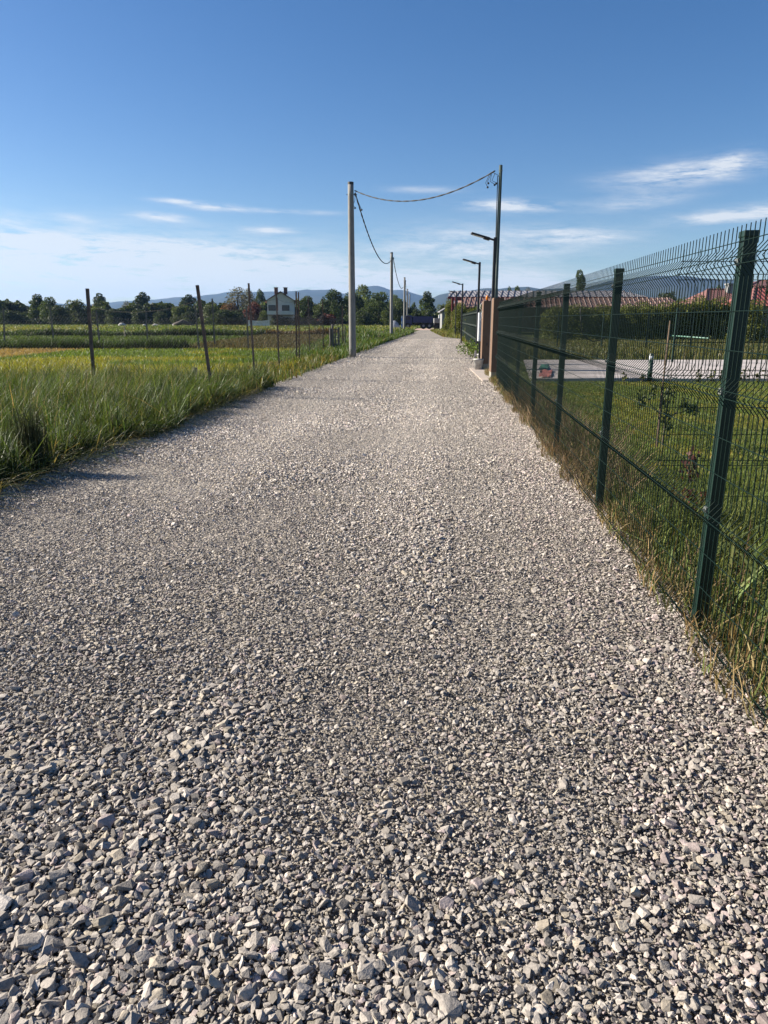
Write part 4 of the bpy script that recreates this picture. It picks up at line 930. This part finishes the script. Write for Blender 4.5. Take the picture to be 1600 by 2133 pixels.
# ------------------------------------------------------------------ street lamps
def lampmesh():
    a = MB(); a.box((0, 0, 1.95), (.085, .085, 3.9)); pole = a.mesh('pole', bevel=.008)
    b = MB(); b.box((-.11, 0, 0), (.24, .07, .05)); arm = b.mesh('arm', bevel=.01)
    c = MB(); c.box((-.46, 0, .0), (.56, .22, .05)); c.box((-.26, 0, -.02), (.18, .16, .07)); head = c.mesh('lamp_head', bevel=.015)
    d = MB(); d.box((-.52, 0, -.028), (.34, .17, .008)); lens = d.mesh('lens')
    for m_, q in ((pole, 'lamp'), (arm, 'lamp'), (head, 'lamp'), (lens, 'lampglass')): m_.materials.append(M[q])
    return pole, arm, head, lens
LM = lampmesh()
for (px, top, Y, lb) in ((1032, 493, 21.7, 'nearest black street lamp, beside the green steel pole'), (999.5, 545, 30.8, 'second street lamp, above the grey cabinet'), (964, 590, 49, 'third street lamp, before the red framed roof end'), (951, 608, 65, 'smallest street lamp farthest down the road')):
    T = AtY(px, top, Y); e = empty('street_lamp', (T.x, Y, 0), R(3), lb, 'street lamp', 'street lamps on the right'); k = T.z/3.92
    for nm, me in zip(('pole', 'arm', 'lamp_head', 'lens'), LM):
        o = bpy.data.objects.new(nm, me); COL.objects.link(o)
        if nm == 'lens': o.parent = hd
        else: o.parent = e
        if nm == 'pole': o.scale = (1, 1, k)
        elif nm != 'lens': o.location = (0, 0, T.z-.10); o.rotation_euler = (0, R(15), 0)
        if nm == 'lamp_head': hd = o
# ------------------------------------------------------------------ gate pillars, beacon, cabinet, buckets
def pillar(px0, px1, top, Y, lb, depth=.5):
    x0, x1 = XatY(px0, Y, 1), XatY(px1, Y, 1); h = AtY(px0, top, Y).z; wd = x1-x0
    e = empty('gate_pillar', ((x0+x1)/2, Y+depth/2, 0), -FA*.5, lb, 'gate pillar', 'brown gate pillars')
    MB().box((0, 0, .2+(h-.2)/2), (wd, depth, h-.2)).build('cladding', M['cladding'], e, bevel=.008)
    MB().box((0, 0, .095), (wd-.012, depth-.012, .21)).build('plinth', M['plinth'], e, bevel=.006)
    MB().box((0, 0, h+.012), (wd-.02, depth-.02, .02)).build('cap', M['cladding'], e)
    return e, wd, depth, h
e1, wd, dp, h = pillar(1026, 1048, 622, 19.3, 'nearer brown clad pillar touching the mesh fence')
e2, wd2, dp2, h2 = pillar(1005.5, 1028, 628, 23.0, 'farther brown clad pillar carrying the orange beacon')
MB().box((-.02, -dp2/2-.004, .82), (.03, .02, .09)).build('socket', M['darkcap'], e2)
x = e2.location.x; y = e2.location.y
e = empty('beacon_light', (x-.06, y-.1, h2+.024), 0, 'orange flashing beacon on top of the farther brown pillar', 'beacon')
MB().tube([(0, 0, 0), (0, 0, .02)], .04, 12).build('base', M['darkcap'], e)
MB().tube([(0, 0, .02), (0, 0, .12), (0, 0, .15), (0, 0, .165)], [.035, .035, .028, .012], 12).build('lens', M['orange'], e, smooth=True)
m = MB(); m.tube([(x-wd2/2-.02, y-.1, h2-.03), (x-wd2/2-.09, y-.1, h2-.1), (x-wd2/2-.1, y-.1, h2-.2), (x-wd2/2-.03, y-.1, h2-.28)], .008, 6); m.tube([(x-wd2/2-.02, y-.1, h2-.28), (x-wd2/2-.05, y-.1, h2-.4), (x-wd2/2-.02, y-.1, h2-.5), (x-wd2/2-.09, y-.1, h2-.55), (x-wd2/2-.02, y-.1, h2-.6)], .006, 6)
tag(m.build('cable_loop', M['white'], smooth=True), 'white cable loops hanging off the farther brown pillar', 'cable')
Yc = 26.0; x0 = XatY(997, Yc, 1.2); e = empty('meter_cabinet', (x0+.3, Yc+.15, 0), 0, 'pale grey cabinet on legs behind the brown pillars', 'cabinet')
MB().box((0, 0, 1.32), (.6, .28, 1.0)).build('body', M['cabinet'], e, bevel=.01)
MB().box((0, -.144, 1.32), (.54, .012, .92)).build('door', M['cabinet'], e, bevel=.004)
for dx in (-.22, .22): MB().box((dx, 0, .4), (.06, .06, .84)).build('leg', M['lamp'], e)
def bucket(px, py, s, lb, tool=False):
    p = G(px, py); e = empty('bucket', (p.x, p.y, 0), .4, lb, 'bucket', 'mortar buckets by the pillar')
    prof = [(0, .10), (.27, .135), (.275, .145), (.295, .145), (.30, .14), (.29, .13), (.10, .115)]
    MB().tube([(0, 0, z*s) for z, r in prof], [r*s for z, r in prof], 24).build('shell', M['bucket'], e, smooth=True)
    MB().tube([(0, 0, .19*s), (0, 0, .2*s)], .122*s, 16).build('mortar', M['cement'], e)
    MB().tube([(math.cos(a)*.143*s, -.02-.05*math.sin(a), .27*s-.13*s*math.sin(a)) for a in np.linspace(0, math.pi, 12)], .004, 5).build('handle', M['clip'], e)
    return e
bucket(996, 771, 1.2, 'front white bucket smeared with grey mortar'); bucket(1002, 757, 1.15, 'cleaner white bucket behind the smeared one')
p = G(991, 769); e = empty('trowel', (p.x-.02, p.y, .2), 0, 'grey trowel standing upright in the front bucket', 'trowel')
MB().tube([(0, 0, 0), (0, 0, .22)], .012, 6).build('shaft', M['darkcap'], e); MB().prism([(-.05, 0, .2), (.04, 0, .2), (.02, 0, .40), (-.03, 0, .40)], (0, .01, 0)).build('blade', M['cabinet'], e)
MB().tube([(-.12, 0, -.0), (-.03, 0, .2)], .012, 6).build('handle', M['darkcap'], e)
sb = MB(); sb.prism([(2.62, 18.75, -.01), (3.24, 18.75, -.01), (3.5, 23.6, -.01), (2.85, 23.6, -.01)], (0, 0, .035)); o = sb.build('gate_threshold', M['slab']); tag(o, 'pale concrete slab at the foot of the brown pillars', 'slab')
# ------------------------------------------------------------------ garden pieces
e = empty('bollard_light', (XatY(1352, 18.6), 18.6, 0), 0, 'dark green garden bollard light at the paving edge', 'bollard')
MB().tube([(0, 0, 0), (0, 0, .56)], .062, 14).build('post', M['fencegreen'], e, smooth=True); MB().tube([(0, 0, .56), (0, 0, .68)], .055, 14).build('lens', M['cabinet'], e, smooth=True); MB().tube([(0, 0, .68), (0, 0, .73)], [.066, .05], 14).build('cap', M['fencegreen'], e)
for (x0, x1, y0, y1, m, lb) in ((1122, 1147, 772, 787, 'redcloth', 'red cloth lying on the paving behind the fence'), (1122, 1140, 762, 771, 'greencloth', 'green cloth lying next to the red one on the paving')):
    a, b, c, d = G(x0, y1, .03), G(x1, y1, .03), G(x1+4, y0, .03), G(x0+4, y0, .03)
    mb = MB(); n = 8
    for i in range(n):
        for j in range(n):
            pass
    V = []; 
    for i in range(n+1):
        for j in range(n+1):
            p_ = a.lerp(b, i/n).lerp(d.lerp(c, i/n), j/n); V.append((p_.x, p_.y, .035+.05*random.random()))
    idx = [k for i in range(n) for j in range(n) for k in (i*(n+1)+j, (i+1)*(n+1)+j, (i+1)*(n+1)+j+1, i*(n+1)+j+1)]
    tag(npmesh('cloth', np.array(V), [4]*n*n, idx, M[m], smooth=True), lb, 'cloth')
m = MB(); pts = [AtY(px, py, 40.9) for px, py in ((1209, 640), (1210, 670), (1213, 692), (1222, 705), (1235, 711), (1250, 709), (1262, 700))]; m.tube([p for p in pts], .03, 6)
o = m.build('garden_hose', M['cable'], smooth=True); tag(o, 'black hose hanging in a loop on the back garden fence', 'hose')
a, b = G(1335, 703), G(1475, 718); o = MB().tube([a+Vector((0, 0, .35)), b+Vector((0, 0, .4))], .05, 8).build('fallen_pipe', M['pipe'], smooth=True); tag(o, 'long pale green pipe lying in the grass behind the paving', 'pipe')
# ------------------------------------------------------------------ buildings
def block(o, name, x0, x1, y0, y1, z0, z1, m, parent): return MB().box(((x0+x1)/2, (y0+y1)/2, (z0+z1)/2), (x1-x0, y1-y0, z1-z0)).build(name, M[m], parent)
# white two-storey house (gable towards us)
Y = 150; xa, xb = XatY(553, Y, 3), XatY(617, Y, 3); wd = xb-xa-.9; e = empty('house', ((xa+xb)/2, Y, 0), R(6), 'white two-storey house with gable roof and two dark windows', 'house')
ze = AtY(560, 626, Y).z; zr = AtY(593, 608, Y).z; hw = wd/2; wl = MB()
wl.prism([(-hw, 0, 0), (hw, 0, 0), (hw, 0, ze), (.1, 0, zr-.15), (-hw, 0, ze)], (0, 9, 0)); wl.build('wall', M['plaster'], e)
rf = MB(); ov = .55; th = .16; sl = (zr-ze)/hw
for sg in (-1, 1): rf.prism([(.1*(1 if sg > 0 else 1), -.5, zr), (sg*(hw+ov), -.5, ze-ov*sl), (sg*(hw+ov), -.5, ze-ov*sl+th), (.1, -.5, zr+th)], (0, 10, 0))
roof = rf.build('roof', M['brick'], e)
for cx in (-.9, 1.05):
    c_ = MB(); c_.box((cx, 3, zr+.25), (.75, .75, 1.3)); c_.box((cx, 3, zr+.95), (.9, .9, .12)); c_.build('chimney', M['brick'], roof)
MB().box((-.7, -.02, ze*.66), (.35, .06, ze*.9)).build('downpipe', M['brick'], e)
for wx in (-1.75, 1.05):
    f = MB().box((wx, -.03, ze*.72), (1.5, .1, 1.1)).build('window', M['truckdark'], e); MB().box((wx, -.085, ze*.72), (1.36, .02, .98)).build('pane', M['winglass'], f)
    MB().box((wx, -.1, ze*.72-.62), (1.7, .2, .08)).build('sill', M['plaster'], e)
MB().box((0, -.6, ze*.46), (wd, 1.2, .18)).build('balcony_slab', M['brick'], e); MB().box((0, -1.18, ze*.46+.42), (wd, .07, .75)).build('balcony_rail', M['plaster'], e)
# white garden wall
a = XatY(517, 145); b = XatY(562, 145); g = empty('garden_wall', ((a+b)/2, 145, 0), R(-4), 'low white picket wall left of the white house', 'wall')
MB().box((0, 0, .25), (b-a, .15, .5)).build('base', M['white'], g); pk = MB()
for i in range(34): pk.box((-(b-a)/2+(i+.5)*(b-a)/34, 0, .85+.25*math.cos(i*.18)*.3), (.09, .05, .9))
pk.build('pickets', M['white'], g)
# small house with red roof
Y = 210; xa, xb = XatY(312, Y, 2), XatY(353, Y, 2); e = empty('house', ((xa+xb)/2, Y, 0), R(-14), 'small house with red tiled roof half hidden by bushes', 'house'); wd = xb-xa-.8
ze = AtY(320, 647, Y).z; zr = AtY(330, 638.5, Y).z
MB().box((0, 3, ze/2), (wd, 6, ze)).build('wall', M['plaster'], e)
rf = MB()
rf.prism([(-wd/2-.5, -.5, ze), (wd/2+.5, -.5, ze), (wd/2-.6, 3, zr), (-wd/2+.6, 3, zr)], (0, 0, .15)); rf.prism([(-wd/2-.5, 6.5, ze), (wd/2+.5, 6.5, ze), (wd/2-.6, 3, zr), (-wd/2+.6, 3, zr)], (0, 0, .15)); rf.prism([(wd/2+.5, -.5, ze), (wd/2+.5, 6.5, ze), (wd/2-.6, 3, zr)], (.1, 0, .15)); rf.prism([(-wd/2-.5, -.5, ze), (-wd/2-.5, 6.5, ze), (-wd/2+.6, 3, zr)], (-.1, 0, .15)); rf.build('roof', M['rooftile'], e)
for wx in (-1.7, .3): MB().box((wx, -.03, ze*.6), (.8, .1, 1.0)).build('window', M['winglass'], e)
# field stones and logs
for i, (px, py, s, lb) in enumerate(((254, 672, .9, 'larger pale boulder at the far edge of the meadow'), (260, 673, .6, 'smaller pale boulder beside the larger one'), (302, 672, .6, 'pale boulder by the thin post in the meadow'), (324, 671, .7, 'upright pale block near the small house'), (366, 673, .8, 'flat pale stone by the fallen trunk'), (372, 674, .5, 'small pale stone right of the flat one'))):
    Y = 150; X = XatY(px, Y); bm = bmesh.new(); bmesh.ops.create_icosphere(bm, subdivisions=2, radius=s*.8)
    rr = random.Random(i)
    for v in bm.verts: v.co *= rr.uniform(.8, 1.15); v.co.z *= .75
    me = bpy.data.meshes.new('boulder'); bm.to_mesh(me); bm.free(); o = link('boulder', me, M['stone']); o.location = (X, Y, s*.35); tag(o, lb, 'boulder', 'pale boulders in the meadow')
a = XatY(362, 148); b = XatY(405, 150); o = MB().tube([(a, 148, .4), ((a+b)/2, 148.5, 1.0), (b, 150, .25)], [.35, .5, .2], 9).build('fallen_log', M['bark'], smooth=True); tag(o, 'dark fallen tree trunk lying across the meadow edge', 'log')
# long low building, two-tier roof, right of the road
Y = 78; e = empty('long_building', (XatY(943, Y, 3), Y, 0), 0, 'long low building with grey upper roof and brown tiled lower roof', 'building')
def LX(px): return XatY(px, Y, 3)-XatY(943, Y, 3)
z1 = AtY(1000, 607.5, Y+9).z; z2 = AtY(1000, 620, Y+4).z; z3 = AtY(1000, 642, Y).z; xe = LX(1425)
MB().box(((LX(965)+xe)/2, 7.5, z2/2), (xe-LX(965)-1, 6, z2-.25)).build('wall', M['brick'], e)
xr_ = LX(1372)
MB().prism([(LX(945)-.3, 4, z2), (xr_+.3, 4, z2), (xr_-1.2, 9, z1), (LX(953), 9, z1)], (0, 0, .1)).build('upper_roof', M['roofgrey'], e)
MB().prism([(LX(968), -.2, z3), (xe, -.2, z3), (xe, 3.9, z2-.1), (LX(968), 3.9, z2-.1)], (0, 0, .1)).build('lower_roof', M['roofbrown'], e)
MB().box(((LX(943)+xr_)/2, 3.93, z2-.02), (xr_-LX(943)+.4, .12, .22)).build('fascia', M['redsteel'], e)
fr = MB(); fr.box((LX(950), .0, z2-.55), (.3, .3, .9))
for q in (LX(944.5), LX(952)): fr.box((q, 1.0, (z2-.2)/2), (.22, .22, z2-.2))
fr.box((LX(954), .9, z2-.25), (LX(967)-LX(943), .25, .28)); fr.build('porch_frame', M['redsteel'], e)
# ribs on the upper roof
rb = MB()
for i in range(int(xr_/.72)):
    f = i*.72; rb.tube([(f, 4, z2+.13), (f+(LX(953) if False else 1.0), 9, z1+.13)], .05, 4)
rb.build('roof_rib', M['ribdark'], e)
rb = MB()
for i in range(int((xe-LX(968))/.55)):
    f = LX(968)+.2+i*.55; rb.tube([(f-.35, -.2, z3+.12), (f+.35, 3.85, z2+.02)], .05, 4)
M['ribtan'] = mat('roof_rib_tan', (.26, .19, .16), .7); rb.build('roof_rib', M['ribtan'], e)
# red tiled houses far right
def hiphouse(px0, px1, rowe, rowr, Y, rmat, lb, depth=9, chim=None, ridge=.35):
    xa, xb = XatY(px0, Y, 3), XatY(px1, Y, 3); e = empty('house', ((xa+xb)/2, Y, 0), 0, lb, 'house'); wd = xb-xa
    ze = AtY(px0, rowe, Y).z; zr = AtY(px0, rowr, Y+depth/2).z; rx = wd*ridge/2
    MB().box((0, depth/2, ze/2), (wd-1.2, depth-1.2, ze)).build('wall', M['plaster_beige'], e)
    c = [(-wd/2, 0, ze), (wd/2, 0, ze), (wd/2, depth, ze), (-wd/2, depth, ze)]; r1, r2 = (-rx, depth/2, zr), (rx, depth/2, zr)
    rf = MB(); rf.v = [Vector(p) for p in c+[r1, r2]]; rf.f = [[0, 1, 5, 4], [1, 2, 5], [2, 3, 4, 5], [3, 0, 4], [3, 2, 1, 0]]
    ro = rf.build('roof', M[rmat], e)
    hp = MB()
    for a_, b_ in ((c[0], r1), (c[1], r2), (r1, r2)): hp.tube([a_, b_], .11, 6)
    hp.build('ridge_tiles', M['rooftile'], ro)
    for wx in (-.25, .25): MB().box((wx*wd, .58, ze*.55), (1.2, .1, 1.2)).build('window', M['winglass'], e)
    if chim:
        X = XatY(chim[0], Y+depth*.4, 3)-e.location.x; zc = AtY(chim[0], chim[1], Y+depth*.4).z
        k = MB(); k.box((X, depth*.4, (ze+zc)/2), (.95, .8, zc-ze)); k.box((X, depth*.4, zc), (1.15, 1.0, .15)); k.build('chimney', M['shedgrey'], ro)
    return e
M['plaster_beige'] = mat('beige_plaster', (.22, .20, .17), .9, nscale=.7)  # walls of the hip-roofed houses: a darker beige plaster
hiphouse(1470, 1640, 632, 603, 78, 'rooftile', 'wide red tiled house with a grey chimney', chim=(1518, 592), ridge=.55)
hiphouse(1556, 1655, 595, 584, 96, 'rooftile', 'taller house whose small pyramid roof tops the others', ridge=.05, depth=7)
hiphouse(1566, 1700, 637, 599, 60, 'roofred', 'bright red sheet roofed house at the right edge', ridge=.3, depth=7)
# grey shed
Y = 104; xa, xb = XatY(920.5, Y, 1), XatY(946, Y, 1); e = empty('shed', (xa, Y, 0), 0, 'small grey shed with slanting roof and white framed window', 'shed'); wd = xb-xa
hz1, hz2 = AtY(921, 648, Y).z, AtY(946, 633, Y).z
MB().prism([(0, 0, 0), (wd, 0, 0), (wd, 0, hz2), (0, 0, hz1)], (0, 3.5, 0)).build('wall', M['shedgrey'], e)
MB().prism([(-.35, -.5, hz1-.17), (wd+.3, -.5, hz2+.17), (wd+.3, -.5, hz2+.29), (-.35, -.5, hz1-.05)], (0, 4.5, 0)).build('roof', M['roofgrey'], e)
f = MB()
wx0, wx1, wz0, wz1 = .52, 1.1, .72, 1.6
f.box(((wx0+wx1)/2, -.03, wz0), (wx1-wx0, .06, .06)); f.box(((wx0+wx1)/2, -.03, wz1), (wx1-wx0, .06, .06)); f.box((wx0, -.03, (wz0+wz1)/2), (.06, .06, wz1-wz0-.06)); f.box((wx1, -.03, (wz0+wz1)/2), (.06, .06, wz1-wz0-.06))
wf = f.build('window', M['white'], e); MB().box(((wx0+wx1)/2, -.01, (wz0+wz1)/2), (wx1-wx0-.06, .03, wz1-wz0-.06)).build('pane', M['shedgrey'], wf)
MB().box((wd*.45, -.012, 2.3), (.5, .03, .4)).build('vent', M['truckdark'], e)
# truck
Y = 119; x0 = XatY(851, Y, 1); x1 = XatY(902, Y, 1); e = empty('tipper_truck', (x0, Y, 0), R(4), 'dark blue tipper truck parked side-on at the road end', 'truck'); Lb = x1-x0
MB().prism([(.75, 0, 1.0), (Lb-.1, 0, 1.0), (Lb, 0, 2.0), (.7, 0, 2.0)], (0, 2.2, 0)).build('body', M['truckblue'], e)
rb = MB()
for i in range(6): rb.box((.95+i*(Lb-1.3)/5, -.03, 1.5), (.07, .06, .98))
rb.box((Lb/2+.3, -.035, 1.97), (Lb-.7, .07, .08)); rb.build('body_rib', M['truckblue'], e)
MB().box((Lb/2+.2, 1.1, .82), (Lb-.2, 1.0, .22)).build('chassis', M['truckdark'], e)
c = MB(); c.prism([(-.85, .1, .55), (.6, .1, .55), (.6, .1, 2.15), (-.55, .1, 2.15), (-.85, .1, 1.4)], (0, 2.0, 0)); cab_ = c.build('cab', M['truckblue'], e, bevel=.05)
MB().prism([(-.5, .085, 1.45), (.3, .085, 1.45), (.3, .085, 2.0), (-.35, .085, 2.0)], (0, .02, 0)).build('window', M['winglass'], cab_)
MB().box((-.45, -.1, 1.85), (.1, .12, .4)).build('mirror', M['truckdark'], cab_)
for wx in (-.1, Lb*.62, Lb*.86):
    w_ = MB(); w_.tube([(wx, .02, .5), (wx, .32, .5)], .5, 18); wo = w_.build('wheel', M['tyre'], e); MB().tube([(wx, .0, .5), (wx, .06, .5)], .2, 12).build('rim', M['shedgrey'], wo)
# bits next to the shed
X = XatY(912, 112); e = empty('trailer', (X, 112, 0), 0, 'small grey box trailer between truck and shed', 'trailer')
MB().box((0, 0, 1.35), (1.3, 1.6, .7)).build('box', M['shedgrey'], e, bevel=.04); MB().box((.3, 0, 1.95), (.45, .6, .5)).build('hatch', M['white'], e, bevel=.03); w_ = MB()
for dx in (-.3, .3): MB().tube([(dx, -.82, .4), (dx, -.62, .4)], .4, 14).build('wheel', M['tyre'], e)
MB().box((0, 0, .88), (1.2, 1.2, .24)).build('chassis', M['truckdark'], e)
# sign and tarp heap on the left
X = XatY(837.3, 104, 1); e = empty('roadside_banner', (X, 104, 0), 0, 'narrow blue and white banner by the third concrete pole', 'banner')
MB().box((0, 0, 1.2), (.2, .05, 1.7)).build('cloth', M['white'], e); MB().box((-.03, -.03, 1.5), (.13, .012, .5)).build('patch', M['signblue'], e); MB().box((-.02, -.03, .7), (.15, .012, .45)).build('patch', M['signblue'], e); MB().tube([(.12, 0, 0), (.12, 0, 2.15)], .03, 6).build('post', M['greypost'], e)
X = XatY(823, 118, .5); bm = bmesh.new(); bmesh.ops.create_icosphere(bm, subdivisions=3, radius=1)
for v in bm.verts: v.co = Vector((v.co.x*.85, v.co.y*.8, max(-.05, v.co.z*(1.25-.3*v.co.x))))*(1+.25*(float(fbm(np.array(v.co.x*2+5), np.array(v.co.y*2+v.co.z), 2))-.5))
me = bpy.data.meshes.new('tarp_heap'); bm.to_mesh(me); bm.free(); o = link('tarp_heap', me, M['bluetarp']); o.location = (X, 118, .05); tag(o, 'pale grey covered heap behind the second concrete pole', 'heap')
# rubble around the first pole's foot is part of the gravel
# ------------------------------------------------------------------ air
HAZE = 1.0e-4
m = bpy.data.materials.new('haze'); m.use_nodes = True; nt = m.node_tree
for n_ in list(nt.nodes):
    if n_.type != 'OUTPUT_MATERIAL': nt.nodes.remove(n_)
pv = nt.nodes.new('ShaderNodeVolumePrincipled'); pv.inputs['Color'].default_value = (.30, .53, .95, 1); pv.inputs['Density'].default_value = HAZE; pv.inputs['Anisotropy'].default_value = .2
nt.links.new(pv.outputs[0], nt.nodes['Material Output'].inputs['Volume'])
hb = MB(); hb.box((0, 2950, 114), (13200, 6700, 232)); o = hb.build('haze', m); o['kind'] = 'stuff'; o['label'] = 'thin blue haze in the air over the fields and hills'
# ------------------------------------------------------------------ render settings
scene.cycles.max_bounces = 6; scene.cycles.transparent_max_bounces = 8; scene.cycles.volume_bounces = 0
scene.cycles.use_denoising = True
